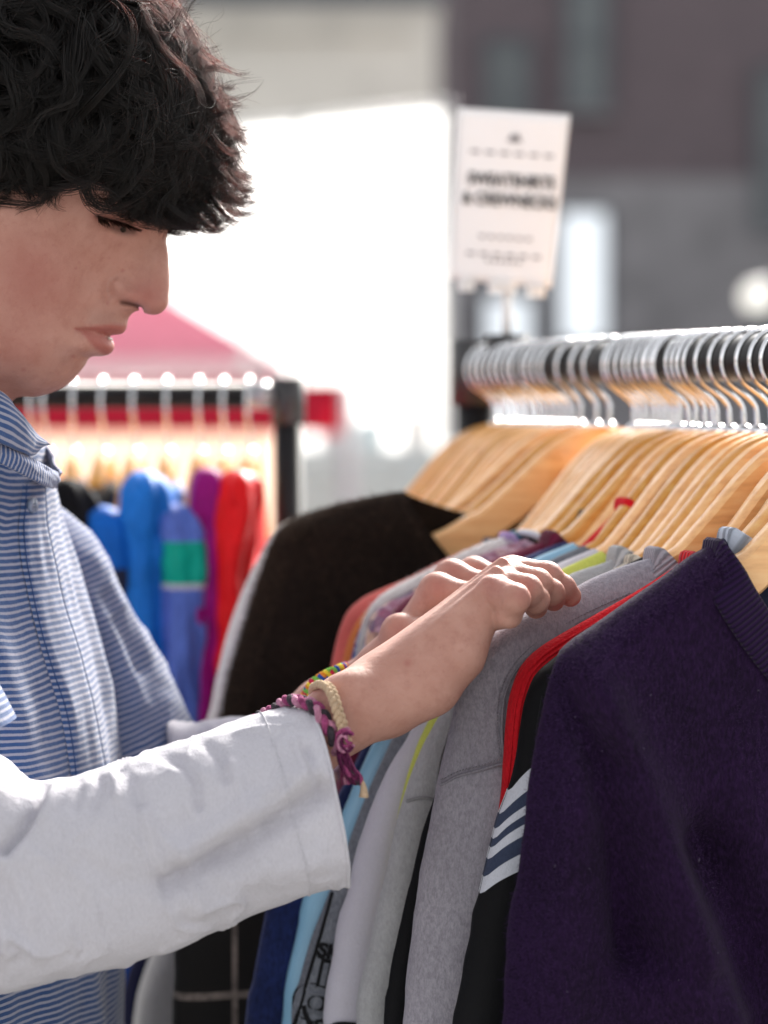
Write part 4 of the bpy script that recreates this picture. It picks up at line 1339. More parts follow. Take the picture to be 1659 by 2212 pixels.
class Field:
    def __init__(s, lo, hi, h):
        s.lo, s.h = np.asarray(lo, float), h
        n = np.ceil((np.asarray(hi) - s.lo) / h).astype(int) + 1
        s.ax = [s.lo[k] + np.arange(n[k]) * h for k in range(3)]
        s.f = np.full(n, 0.05)
    def box(s, lo, hi):
        sl = []
        for k in range(3):
            a, b = np.searchsorted(s.ax[k], lo[k]), np.searchsorted(s.ax[k], hi[k])
            sl.append(slice(max(a - 1, 0), min(b + 1, len(s.ax[k]))))
        return tuple(sl)
    def grid(s, sl):
        return np.meshgrid(*[s.ax[k][sl[k]] for k in range(3)], indexing='ij')
    def blend(s, sl, d, k, sub=False):
        f = s.f[sl]
        if sub:
            hh_ = np.clip(k - np.abs(-f - d), 0, None) / k
            s.f[sl] = np.maximum(f, -d) + hh_ * hh_ * k / 4
        else:
            hh_ = np.clip(k - np.abs(f - d), 0, None) / k
            s.f[sl] = np.minimum(f, d) - hh_ * hh_ * k / 4
    def cone(s, a, b, ra, rb, k=.006, sub=False):
        a, b = np.asarray(a, float), np.asarray(b, float)
        m = max(ra, rb) + k + .006
        sl = s.box(np.minimum(a, b) - m, np.maximum(a, b) + m)
        X, Y, Z = s.grid(sl)
        ab = b - a
        t = np.clip(((X - a[0]) * ab[0] + (Y - a[1]) * ab[1] + (Z - a[2]) * ab[2]) / max(ab @ ab, 1e-12), 0, 1)
        d = np.sqrt((X - a[0] - t * ab[0]) ** 2 + (Y - a[1] - t * ab[1]) ** 2 + (Z - a[2] - t * ab[2]) ** 2) - (ra + (rb - ra) * t)
        s.blend(sl, d, k, sub)
    def ell(s, c, r, k=.006, rot=None, sub=False):
        c, r = np.asarray(c, float), np.asarray(r, float)
        m = r.max() + k + .006
        sl = s.box(c - m, c + m)
        X, Y, Z = s.grid(sl)
        p = np.stack([X - c[0], Y - c[1], Z - c[2]], -1)
        if rot is not None:
            p = p @ np.asarray(rot)
        k0 = np.sqrt(((p / r) ** 2).sum(-1))
        k1 = np.sqrt(((p / (r * r)) ** 2).sum(-1)) + 1e-9
        s.blend(sl, k0 * (k0 - 1) / k1, k, sub)
    def chain(s, pts, radii, k=.005):
        for a, b, ra, rb in zip(pts[:-1], pts[1:], radii[:-1], radii[1:]):
            s.cone(a, b, ra, rb, k)
    def mesh(s):
        return surface_nets(s.f, s.lo, s.h)

# ---- head: half width over the sagittal plane, sculpted from the profile
YH = 1.40
MMPX = YH / F_PX * 1000.0
prof = [(400, 300), (412, 350), (408, 400), (394, 445), (374, 478), (362, 505), (362, 535), (365, 572), (366.5, 605), (364.5, 636), (361, 658), (344, 677), (328, 679), (311, 675), (296, 671),
        (283, 679), (276, 692), (274.5, 705), (268, 718), (253, 726), (243, 729), (245, 745), (239, 763), (224, 769), (207, 771), (193, 777),
        (183, 790), (168, 808), (150, 827), (123, 843), (92, 854), (74, 857), (52, 852), (25, 842), (-10, 830), (-60, 812), (-130, 785), (-210, 735), (-270, 670),
        (340, 120), (250, 30), (120, -35), (-20, -40), (-140, 10), (-230, 110), (-275, 240), (-285, 380), (-285, 520)]
hts = [(350, 545, 6.0), (335, 552, 9), (318, 556, 11.5), (300, 570, 14), (352, 590, 6.3), (335, 598, 10), (312, 605, 12.5), (290, 603, 14.5), (352, 630, 7), (335, 640, 10.5), (310, 645, 13),
       (285, 628, 16.3), (262, 622, 17.6), (246, 628, 17.5), (262, 645, 15.5), (288, 655, 12.5), (318, 665, 8.5), (340, 662, 7.5),
       (228, 610, 22), (212, 630, 26), (240, 590, 23.5), (262, 575, 20), (280, 585, 16.5), (200, 600, 30.5), (225, 570, 29),
       (258, 680, 11.5), (240, 676, 16), (218, 674, 21.5), (262, 700, 8.5), (246, 705, 14), (225, 706, 18.5), (200, 708, 23), (179, 716, 27), (160, 722, 31), (190, 690, 27.5),
       (236, 745, 7.5), (226, 748, 12), (210, 742, 16), (195, 730, 21.5), (215, 760, 11.5), (200, 757, 17), (185, 755, 23), (170, 745, 28),
       (175, 790, 9.5), (160, 790, 16.5), (150, 805, 16), (130, 820, 17), (105, 832, 18), (140, 785, 23), (110, 795, 28.5), (80, 830, 24), (50, 825, 27), (80, 790, 36), (130, 755, 31),
       (20, 815, 32), (45, 780, 41), (0, 780, 43), (-60, 780, 42), (-130, 745, 45), (-200, 690, 47), (-60, 720, 53), (-150, 640, 58), (-230, 600, 58),
       (100, 740, 40), (60, 720, 47.5), (0, 720, 53), (140, 690, 37), (110, 660, 45.5), (170, 640, 36), (150, 600, 43.5), (180, 580, 38), (110, 600, 52), (60, 640, 55), (0, 640, 60), (-80, 600, 64),
       (60, 570, 61), (100, 545, 58), (0, 520, 67.5), (-100, 500, 70), (-200, 480, 68),
       (340, 520, 8.5), (322, 524, 12.5), (308, 520, 18), (295, 512, 24), (280, 505, 30), (262, 498, 36), (240, 492, 42.5), (215, 492, 47), (190, 500, 49.5), (150, 520, 53),
       (300, 535, 17), (280, 538, 23.5), (255, 540, 29), (225, 540, 36), (195, 545, 41.5), (270, 560, 21.5),
       (345, 490, 12.5), (325, 482, 21), (300, 475, 31.5), (270, 468, 40.5), (240, 460, 47.5), (210, 465, 52), (170, 470, 56), (370, 455, 17), (345, 445, 30), (310, 430, 43),
       (390, 400, 22), (360, 390, 38), (310, 370, 52), (250, 400, 56.5), (150, 400, 64), (380, 320, 33), (300, 270, 61), (200, 250, 71), (80, 230, 76), (-50, 230, 76), (-160, 280, 70),
       (200, 100, 58), (80, 80, 65), (-60, 90, 63), (-200, 400, 66), (60, 420, 69), (-60, 400, 74), (260, 150, 46), (100, 330, 71)]
outp = [(430, 560, -250), (430, 640, -250), (380, 720, -300), (330, 715, -180), (310, 760, -350), (270, 780, -300), (230, 810, -300), (190, 860, -500), (120, 900, -700), (450, 470, -900), (480, 380, -2200),
        (470, 250, -2600), (400, 50, -2600), (250, -80, -3000), (0, -140, -3000), (-250, -20, -3000), (-370, 250, -3500), (-380, 500, -3500), (-360, 720, -2500), (-150, 860, -2000), (0, 900, -1500)]
ctl = np.array([(u, v, 0.0) for u, v in prof] + [(u, v, hh_ * hh_) for u, v, hh_ in hts] + [(u, v, q) for u, v, q in outp])
def tps_fit(c, lam):
    n = len(c)
    xy = c[:, :2] / 100.0
    r = np.hypot(*(xy[:, None] - xy[None]).transpose(2, 0, 1))
    K = np.where(r > 0, r * r * np.log(r + 1e-12), 0) + np.eye(n) * lam
    Pm = np.hstack([np.ones((n, 1)), xy])
    A_ = np.block([[K, Pm], [Pm.T, np.zeros((3, 3))]])
    return xy, np.linalg.solve(A_, np.concatenate([c[:, 2], np.zeros(3)]))
txy, tw = tps_fit(ctl, 0.004)
def tps(u, v):
    x, y = u / 100.0, v / 100.0
    out = tw[-3] + tw[-2] * x + tw[-1] * y
    for k in range(len(txy)):
        r2 = (x - txy[k, 0]) ** 2 + (y - txy[k, 1]) ** 2
        out = out + tw[k] * 0.5 * r2 * np.log(r2 + 1e-12)
    return out
mouth_l = [(176, 713), (190, 717), (206, 716), (222, 720), (243, 728), (262, 729)]
eye_slit = [(228, 479), (246, 484), (268, 489), (288, 495), (304, 501)]
lid_fold = [(220, 468), (242, 465), (266, 470), (288, 479), (306, 489)]
alar = [(258, 599), (246, 608), (239, 624), (242, 642)]
nostril = [(268, 655), (284, 657), (298, 661), (308, 667)]
nasolab = [(232, 640), (218, 662), (200, 690), (184, 712)]
hd_lo, hd_hi = (P(-330, 500, YH)[0], YH - .095, P(0, 900, YH)[2]), (P(440, 500, YH)[0], YH + .095, P(0, -110, YH)[2])
HF = Field(hd_lo, hd_hi, .00150)
gx_, gz_ = np.meshgrid(HF.ax[0], HF.ax[2], indexing='ij')
gu, gv_ = PX(np.stack([gx_, np.full_like(gx_, YH), gz_], -1))
Q = tps(gu, gv_)
def groove(poly, amp, wd):
    return amp * np.exp(-(seg_dist(gu, gv_, poly) / wd) ** 2)
gq = np.gradient(Q, .0015 * 1000)
G2 = gq[0] ** 2 + gq[1] ** 2
yy_ = (HF.ax[1] - YH) * 1000
# signed distance in mm, roughly
num = yy_[None, :, None] ** 2 - Q[:, None, :]
den = np.sqrt(4 * yy_[None, :, None] ** 2 + G2[:, None, :] + 30)
d = num / den
rel = groove(mouth_l, 2.2, 3.8) + groove(alar, 1.7, 7.0) - groove([(260, 618), (268, 632), (280, 641)], 2.7, 16) + groove([(262, 654), (280, 657)], 1.2, 6) - groove([(345, 655), (330, 664)], 1.0, 16) + groove(nostril, 3.0, 4.4) + groove(nasolab, .6, 13) - groove([(170, 600), (130, 570), (90, 560)], 1.5, 40) + groove([(165, 690), (120, 700), (80, 720)], .6, 40) + groove([(296, 620), (284, 604), (276, 590)], 1.2, 10) + groove([(174, 726), (170, 736)], .4, 10) + groove(eye_slit, 1.3, 3.4) + groove(lid_fold, .8, 3.5) - groove([(240, 474), (266, 479), (292, 487)], 1.2, 7) + groove([(238, 490), (262, 500), (290, 507)], 1.0, 8) - groove([(240, 508), (266, 518), (294, 521)], .8, 7) + groove([(196, 772), (184, 768)], .5, 11) \
    - groove([(196, 708), (225, 708), (258, 708)], 1.0, 6) - groove([(204, 736), (222, 744), (238, 748)], 1.6, 9) + groove([(204, 777), (190, 772), (178, 774)], .6, 10)
d = d + rel[:, None, :]
HF.f = np.clip(d / 1000.0, -.05, .05)
# wings of the nose, ears, neck
for sgn in (-1, 1):
    c = P(-95, 520, YH)
    HF.ell((c[0], YH + sgn * .074, c[2]), (.017, .007, .031), k=.006)
HF.cone(P(-110, 640, YH + .005), P(-240, 1000, YH + .04), .052, .058, k=.02)
head_v, head_f = HF.mesh()
hu_, hv__ = PX(np.stack([head_v[:, 0], np.full(len(head_v), YH), head_v[:, 2]], -1))
lipU = [(176, 713), (192, 710), (215, 706), (240, 703), (262, 701), (285, 702), (285, 710), (268, 722), (243, 730), (222, 721), (204, 717)]
lipL = [(184, 717), (205, 719), (222, 723), (243, 731), (256, 745), (248, 764), (230, 769), (213, 756), (198, 735)]
def soft_mask(poly, wd):
    ins = in_poly(hu_, hv__, poly)
    dd = seg_dist(hu_, hv__, poly + [poly[0]])
    return np.clip(.5 + np.where(ins, dd, -dd) / (2 * wd), 0, 1)
lip = np.maximum(soft_mask(lipU, 3.5), soft_mask(lipL, 4.0))
lip = np.maximum(lip * .9, 1.0 * np.exp(-(seg_dist(hu_, hv__, mouth_l[:-1]) / 3) ** 2))
red = .8 * np.exp(-(((hu_ - 90) / 90) ** 2 + ((hv__ - 610) / 90) ** 2)) + .9 * np.exp(-(((hu_ - 325) / 45) ** 2 + ((hv__ - 640) / 40) ** 2)) + .5 * np.exp(-(((hu_ - 60) / 60) ** 2 + ((hv__ - 760) / 60) ** 2)) + .5 * np.exp(-((seg_dist(hu_, hv__, eye_slit) / 16) ** 2))
hair_line = np.interp(hu_, [-300, -120, -60, 0, 100, 200, 300, 380, 430], [700, 640, 520, 430, 415, 400, 385, 390, 400])
scalp = np.clip((hair_line - hv__) / 25, 0, 1)
stub = .5 * np.exp(-((seg_dist(hu_, hv__, [(215, 692), (262, 688)]) / 22) ** 2)) + .45 * np.exp(-((seg_dist(hu_, hv__, [(60, 820), (120, 810), (150, 790)]) / 40) ** 2))
eyep = [(230, 478), (268, 488), (304, 500), (302, 512), (276, 513), (248, 502)]
dark = .75 * soft_mask(eyep, 5) + .85 * np.exp(-(seg_dist(hu_, hv__, eye_slit) / 2.6) ** 2) + .9 * np.exp(-(seg_dist(hu_, hv__, nostril) / 4.0) ** 2)
spots = [(127, 563, 4), (100, 567, 3), (272, 587, 3.5), (240, 658, 3), (168, 771, 4), (15, 770, 6), (130, 515, 3), (182, 587, 3), (5, 690, 9), (70, 800, 6), (25, 640, 6), (110, 870, 3), (97, 563, 3), (122, 862, 3)]
for su, sv, sr in spots:
    red = np.maximum(red, 1.1 * np.exp(-(((hu_ - su) ** 2 + (hv__ - sv) ** 2) / sr ** 2)))

# ---- hands
def HP(cx, cy, Y):          # coordinates of the hand study -> world
    return P(663.6 + .38 * cx, 1128.1 + .38 * cy, Y)
def finger(F, pts, radii, k=.004, knuckle=.0):
    F.chain(pts, radii, k)
    for p, r in list(zip(pts, radii))[1:-1]:
        F.ell(p, (r * 1.04,) * 3, k)
lo_r = np.minimum(HP(-320, 1600, 1.22), HP(1640, 120, 1.22)) + [-.02, 0, -.02]
hi_r = np.maximum(HP(-320, 1600, 1.37), HP(1640, 120, 1.37)) + [.02, 0, .02]
RH = Field(lo_r, hi_r, .00115)
for dy in (0, .022):
    RH.cone(HP(-300, 1415, 1.262 + dy), HP(-30, 1275, 1.270 + dy), .0190, .0168, .012)
    RH.cone(HP(-30, 1275, 1.270 + dy), HP(230, 1085, 1.277 + dy), .0168, .0178, .012)
    RH.cone(HP(230, 1075, 1.277 + dy), HP(430, 985, 1.284 + dy), .0180, .0180, .012)
RH.ell(HP(265, 985, 1.270), (.011, .010, .011), .010)
for w0, m0, r0, r1 in ((HP(430, 985, 1.283), HP(1055, 410, 1.290), .0165, .0095), (HP(430, 960, 1.292), HP(1095, 365, 1.303), .0165, .0098), (HP(430, 930, 1.304), HP(1130, 320, 1.318), .0165, .0102), (HP(430, 915, 1.318), HP(1165, 300, 1.335), .016, .0105)):
    RH.cone(w0, m0, r0, r1, .011)
RH.chain([HP(470, 1035, 1.285), HP(690, 915, 1.283), HP(870, 755, 1.285), HP(990, 560, 1.288)], [.0155, .0158, .0115, .0075], .010)       # heel of the hand
RH.chain([HP(560, 1010, 1.31), HP(840, 780, 1.322), HP(990, 560, 1.332)], [.0145, .0105, .0070], .012)
finger(RH, [HP(1062, 400, 1.288), HP(1180, 436, 1.273), HP(1148, 528, 1.279), HP(1082, 548, 1.288)], [.0098, .0081, .0068, .0062], .0010)
finger(RH, [HP(1100, 355, 1.303), HP(1248, 388, 1.296), HP(1298, 440, 1.303), HP(1300, 480, 1.312)], [.0098, .0082, .0072, .0066], .0018)
finger(RH, [HP(1130, 315, 1.318), HP(1305, 352, 1.313), HP(1385, 402, 1.320), HP(1400, 440, 1.328)], [.0100, .0082, .0072, .0064], .0018)
finger(RH, [HP(1165, 298, 1.335), HP(1360, 316, 1.331), HP(1448, 378, 1.333), HP(1495, 418, 1.336)], [.0107, .0086, .0074, .0062], .0018)
finger(RH, [HP(560, 930, 1.335), HP(780, 740, 1.358), HP(930, 610, 1.362), HP(1030, 540, 1.360)], [.012, .0098, .0088, .0072], .008)   # thumb, behind
for a, b in ((HP(640, 690, 1.279), HP(1030, 345, 1.283)), (HP(560, 720, 1.290), HP(1075, 275, 1.294)), (HP(520, 715, 1.306), HP(1110, 225, 1.308))):
    RH.cone(a, b, .0019, .0027, .0045)
rh_v, rh_f = RH.mesh()
lo_l = np.minimum(HP(-420, 1500, 1.36), HP(1260, 150, 1.36)) + [-.03, 0, -.03]
hi_l = np.maximum(HP(-420, 1500, 1.50), HP(1260, 150, 1.50)) + [.02, 0, .02]
LH = Field(lo_l, hi_l, .00125)
for dy in (0, .02):
    LH.cone(HP(-380, 1420, 1.455 + dy), HP(100, 1055, 1.425 + dy), .0165, .0155, .012)
    LH.cone(HP(100, 1055, 1.425 + dy), HP(470, 790, 1.408 + dy), .0155, .0125, .012)
LH.ell(HP(535, 622, 1.396), (.0092, .0092, .0092), .005)
LH.cone(HP(400, 790, 1.408), HP(530, 640, 1.397), .0105, .0090, .006)
for m0, r1 in ((HP(738, 392, 1.403), .0104), (HP(822, 316, 1.420), .0104), (HP(945, 292, 1.437), .0096), (HP(1010, 320, 1.45), .009)):
    LH.cone(HP(520, 760, 1.422), m0, .0120, r1, .007)
finger(LH, [HP(738, 392, 1.403), HP(935, 440, 1.398), HP(1030, 520, 1.40), HP(1040, 600, 1.405)], [.0104, .0088, .008, .007], .0035)
finger(LH, [HP(822, 316, 1.420), HP(1000, 380, 1.415), HP(1100, 470, 1.417), HP(1110, 560, 1.42)], [.0104, .0088, .008, .007], .0035)
finger(LH, [HP(945, 292, 1.437), HP(1080, 340, 1.432), HP(1160, 420, 1.434), HP(1180, 500, 1.436)], [.0096, .0086, .008, .007], .0035)
finger(LH, [HP(1010, 320, 1.45), HP(1120, 350, 1.447), HP(1170, 420, 1.448), HP(1180, 480, 1.45)], [.009, .0078, .007, .0065], .0035)
finger(LH, [HP(520, 625, 1.395), HP(690, 640, 1.385), HP(830, 650, 1.385)], [.0098, .0088, .0075], .005)
lh_v, lh_f = LH.mesh()
# ---- torso and upper arms under the clothes (coarse)
PSI = math.radians(17)
FW, LF = np.array([math.cos(PSI), -math.sin(PSI), 0]), np.array([math.sin(PSI), math.cos(PSI), 0])
TC = np.array([-.30, 1.44, 0])
sh_r, sh_l = TC - LF * .15 + [0, 0, 1.375], TC + LF * .15 + [0, 0, 1.375]
el_r, el_l = P(-250, 1960, 1.25), P(300, 1725, 1.556)
TF = Field((-.62, 1.1, .80), (-.05, 1.72, 1.50), .008)
TF.ell(TC + [0, 0, 1.2], (.085, .14, .2), .03)
TF.ell(TC + [0, 0, .98], (.085, .13, .15), .03)
TF.cone(sh_r, sh_l, .045, .045, .03)
TF.cone(sh_r, el_r, .042, .033, .02)
TF.cone(sh_l, el_l, .042, .033, .02)
TF.cone(el_r, HP(-250, 1440, 1.272), .029, .018, .02)
TF.cone(el_l, HP(-330, 1390, 1.465), .028, .020, .02)
TF.cone(TC + [.0, -.02, 1.36], P(-160, 800, YH + .01), .055, .048, .03)
to_v, to_f = TF.mesh()
def skin_mat():
    n = NT('skin')
    base = n.ramp(n.noise(55, 4), [(0.3, (0.445, 0.222, 0.172, 1)), (0.7, (0.52, 0.285, 0.228, 1))])
    mott = n.ramp(n.noise(120, 4, 0.65), [(0.48, (0, 0, 0, 1)), (0.75, (.5, .5, .5, 1))])
    c = n.mix(mott, base, (0.35, 0.145, 0.11, 1))
    sp_ = n.ramp(n.noise(330, 2, 0.5), [(0.62, (0, 0, 0, 1)), (0.74, (.22, .22, .22, 1))])
    c = n.mix(sp_, c, (0.33, 0.12, 0.095, 1))
    c = n.mix(n.math('MULTIPLY', n.attr('red'), 0.7), c, (0.36, 0.12, 0.10, 1))
    c = n.mix(n.math('MULTIPLY', n.attr('stub'), 0.45), c, (0.19, 0.125, 0.105, 1))
    c = n.mix(n.math('MULTIPLY', n.attr('lip'), 0.68), c, (0.33, 0.068, 0.062, 1))
    c = n.mix(n.attr('dark'), c, (0.07, 0.03, 0.025, 1))
    c = n.mix(n.attr('scalp'), c, (0.012, 0.008, 0.007, 1))
    n.base(c).set(Roughness=0.55, Subsurface_Weight=0.12, Subsurface_Scale=0.006)
    n.b.inputs['Subsurface Radius'].default_value = (1.0, 0.35, 0.2)
    n.l(n.math('MULTIPLY_ADD', n.attr('scalp'), -0.3, 0.3), n.b.inputs['Specular IOR Level'])
    b = n.bump(n.noise(1300, 2), 0.3, 0.0007)
    n.bump(n.noise(300, 3), 0.28, 0.0016, prev=b)
    return n.m
SKIN = skin_mat()
bv, bf = merge([(head_v, head_f), (rh_v, rh_f), (lh_v, lh_f), (to_v, to_f)])
nrest = len(bv) - len(head_v)
ru, rv = PX(rh_v)
red_r = np.zeros(len(rh_v))
for ku, kv, kr in ((1062.6, 1262, 30), (1110, 1212, 30), (1145, 1262, 24), (1130, 1285, 22), (1225, 1262, 26), (1190, 1210, 30)):
    red_r = np.maximum(red_r, .8 * np.exp(-((ru - ku) ** 2 + (rv - kv) ** 2) / kr ** 2))
red_r = np.maximum(red_r, .9 * np.exp(-((ru - 880) ** 2 + (rv - 1433) ** 2) / 8 ** 2))
lu, lv_ = PX(lh_v)
red_l = np.zeros(len(lh_v))
for ku, kv, kr in ((865, 1360, 26), (945, 1262, 28), (975, 1230, 26), (1030, 1235, 24)):
    red_l = np.maximum(red_l, .7 * np.exp(-((lu - ku) ** 2 + (lv_ - kv) ** 2) / kr ** 2))
zr_ = np.zeros(nrest)
person = mesh_obj('person', bv, bf, SKIN, None, {
    'lip': np.concatenate([lip, zr_]), 'red': np.concatenate([np.clip(red, 0, 1), red_r, red_l, np.zeros(len(to_v))]), 'scalp': np.concatenate([scalp, zr_]),
    'stub': np.concatenate([stub, zr_]), 'dark': np.concatenate([np.clip(dark, 0, 1) * (1 - scalp), zr_])})
tag(person, 'young person with tousled dark hair in striped polo looking through the rack', 'person')

# ---- hair
def hair_curves(name, pts, rad, mat, parent):
    """pts (N, k, 3), rad (N, k)"""
    N, k = pts.shape[:2]
    hc = bpy.data.hair_curves.new(name)
    hc.add_curves([k] * N)
    hc.position_data.foreach_set('vector', np.ascontiguousarray(pts, np.float32).ravel())
    at = hc.attributes.get('radius') or hc.attributes.new('radius', 'FLOAT', 'POINT')
    at.data.foreach_set('value', np.ascontiguousarray(rad, np.float32).ravel())
    hc.materials.append(mat)
    return link(bpy.data.objects.new(name, hc), parent)
def hair_mat(name, mel, redn, rough=.32):
    m = bpy.data.materials.new(name)
    m.use_nodes = True
    t = m.node_tree
    t.nodes.clear()
    o = t.nodes.new('ShaderNodeOutputMaterial')
    h_ = t.nodes.new('ShaderNodeBsdfHairPrincipled')
    h_.parametrization = 'MELANIN'
    h_.inputs['Melanin'].default_value = mel
    h_.inputs['Melanin Redness'].default_value = redn
    h_.inputs['Roughness'].default_value = rough
    h_.inputs['Radial Roughness'].default_value = .4
    h_.inputs['Random Color'].default_value = .25
    h_.inputs['IOR'].default_value = 1.38
    h_.inputs['Random Roughness'].default_value = .2
    t.links.new(h_.outputs[0], o.inputs['Surface'])
    return m
def strand_mat(name, col):
    n = NT(name)
    hi = n.n('HairInfo')
    c = n.ramp(hi.outputs['Random'], [(0.0, scl(col, .55)), (0.8, col), (1.0, scl(col, 1.9))])
    n.base(c).set(Roughness=0.45)
    n.b.inputs['Specular IOR Level'].default_value = 0.15
    h_ = n.n('BsdfHairPrincipled')
    h_.parametrization = 'MELANIN'
    h_.inputs['Melanin'].default_value = .985
    h_.inputs['Melanin Redness'].default_value = .08
    h_.inputs['Roughness'].default_value = .3
    h_.inputs['IOR'].default_value = 1.42
    ms = n.n('MixShader')
    ms.inputs[0].default_value = .65
    n.l(n.b.outputs[0], ms.inputs[1])
    n.l(h_.outputs[0], ms.inputs[2])
    n.l(ms.outputs[0], n.out.inputs['Surface'])
    return n.m
HAIR = strand_mat('dark_brown_hair', (0.0125, 0.0072, 0.0053, 1))
E1, E2 = np.array([-.87, -.5, 0]), np.array([.5, -.87, 0])
SKC = np.array([78, 222, 0.0])
SKR = np.array([352, 290, 283.0])
B3 = np.array([E1, E2, [0, 0, 1.0]])
hr = np.random.default_rng(11)
def to_loc(p):
    return (p - SKC) @ B3.T / SKR
def from_loc(q):
    return (q * SKR) @ B3 + SKC
def vlim(u):
    return 9 * np.sin(np.asarray(u) * .11) + 6 * np.sin(np.asarray(u) * .23 + 1) + np.interp(u, [-300, -100, 0, 60, 100, 150, 200, 240, 262, 300, 345, 372, 420, 470, 520, 548, 600], [560, 500, 470, 468, 461, 448, 440, 462, 474, 468, 478, 490, 503, 488, 462, 430, 400])
def grow(n_locks, n_str, K=13, seed=1, Hmax=86, thin=1.0, lenf=1.0, spread=13, free=.8, clump=(.25, .6), front=False):
    rg = np.random.default_rng(seed)
    out, rads = [], []
    made = 0
    while made < n_locks:
        q = rg.normal(size=3)
        q /= np.linalg.norm(q)
        p = from_loc(q)
        if p[1] > 395 - .04 * p[0] or p[0] < -330:
            continue
        if p[0] < -40 and rg.random() < .55:
            continue
        if q[2] < -.15 and rg.random() < .45:
            continue
        if front and (p[0] < 230 or abs(q[2]) > .75):
            continue
        made += 1
        H = Hmax * (.25 + .75 * rg.random() ** .7)
        th = math.radians(rg.normal(48 + 30 * np.clip((220 - p[0]) / 300, -1, 1), 24))
        kap = math.radians(rg.normal(85, 60))
        if rg.random() < .25:
            kap = -kap
        wob, wph, wam = rg.uniform(.8, 2.2), rg.uniform(0, 6.28), math.radians(rg.uniform(15, 48))
        L = (230 + 170 * rg.random()) * lenf
        st = L / (K - 1)
        path = [p.copy()]
        cur = p.copy()
        wdir = rg.normal(0, .35)
        stopat = rg.normal(-20, 26)
        for k in range(1, K):
            s_ = k / (K - 1)
            a = th + kap * s_ ** 1.3 + wam * math.sin(wph + wob * 6.28 * s_)
            dv = np.array([math.cos(a), math.sin(a), wdir])
            ql = to_loc(cur)
            nrm = (ql / SKR) @ B3
            nrm /= np.linalg.norm(nrm) + 1e-9
            fr = np.clip((s_ - free) / (1 - free), 0, 1)
            dt = dv - nrm * (dv @ nrm) * (1 - .75 * fr)
            dt /= np.linalg.norm(dt) + 1e-6
            if nrm[0] > .5 and dt[1] < 0 and s_ < free:
                dt = -dt
            cur = cur + dt * st
            ql = to_loc(cur)
            rho = np.linalg.norm(ql)
            Hc = H * (1 - .42 * float(np.clip((cur[0] - 300) / 110, 0, 1)))
            want = 1 + Hc / 300 * min(1, s_ * 2.6) ** .8
            if fr <= 0:
                cur = from_loc(ql / rho * (rho + (want - rho) * .8))
            path.append(cur.copy())
        path = np.array(path)
        over = np.argmax(path[:, 1] > vlim(path[:, 0]) + stopat) if (path[:, 1] > vlim(path[:, 0]) + stopat).any() else 0
        if over:
            if over < 3:
                made -= 1
                continue
            path = resample(path[:over + 1], K)
        nn = max(1, int(n_str * rg.uniform(.5, 1.5)))
        off0 = rg.normal(size=(nn, 3)) * spread
        s_ = np.linspace(0, 1, K)
        cl = rg.uniform(*clump)
        wave = np.sin(s_[None] * rg.uniform(4, 9) + rg.uniform(0, 6.28, (nn, 1)) * .5)[..., None] * rg.normal(size=(nn, 1, 3)) * 3.2
        fly = (rg.random((nn, 1, 1)) < .10) * rg.normal(size=(nn, 1, 3)) * 22 * (s_[None, :, None] ** 2)
        strand = path[None] + off0[:, None] * (1 - (1 - cl) * s_[None, :, None] ** .8) + wave * s_[None, :, None] + fly
        # uneven lengths
        cut = rg.uniform(.6, 1.0, nn)
        ss = s_[None] * cut[:, None]
        ix = np.clip(ss * (K - 1), 0, K - 1.001)
        i0 = ix.astype(int)
        f0 = (ix - i0)[..., None]
        ar = np.arange(nn)[:, None]
        strand = strand[ar, i0] * (1 - f0) + strand[ar, i0 + 1] * f0
        bad = (strand[..., 1] > vlim(strand[..., 0]) + 10 + 34 * rg.random((nn, 1)) ** 1.5).any(1)
        strand = strand[~bad]
        nn = len(strand)
        if not nn:
            continue
        out.append(strand)
        rads.append(np.tile((.00016 * thin * (1 - .75 * s_ ** 3))[None], (nn, 1)))
    p = np.concatenate(out)
    k_ = YH / F_PX
    w3 = np.stack([(p[..., 0] - 829.5) * k_, YH - p[..., 2] * k_, 0 * p[..., 0]], -1)
    dvv = 1106.0 - p[..., 1]
    w3[..., 2] = CAM_Z + (dvv * CP - F_PX * SP) * YH / (dvv * SP + F_PX * CP)
    return w3, np.concatenate(rads)
h1, r1_ = grow(760, 72, seed=5, spread=13, clump=(.12, .4))
h5, r5_ = grow(650, 48, seed=21, spread=17, clump=(.45, .9), front=True, Hmax=60)
h2, r2_ = grow(260, 26, seed=8, Hmax=108, lenf=1.15, spread=8, free=.62)
h3, r3_ = grow(200, 2, seed=9, Hmax=140, lenf=1.2, spread=10, free=.4, thin=.7)
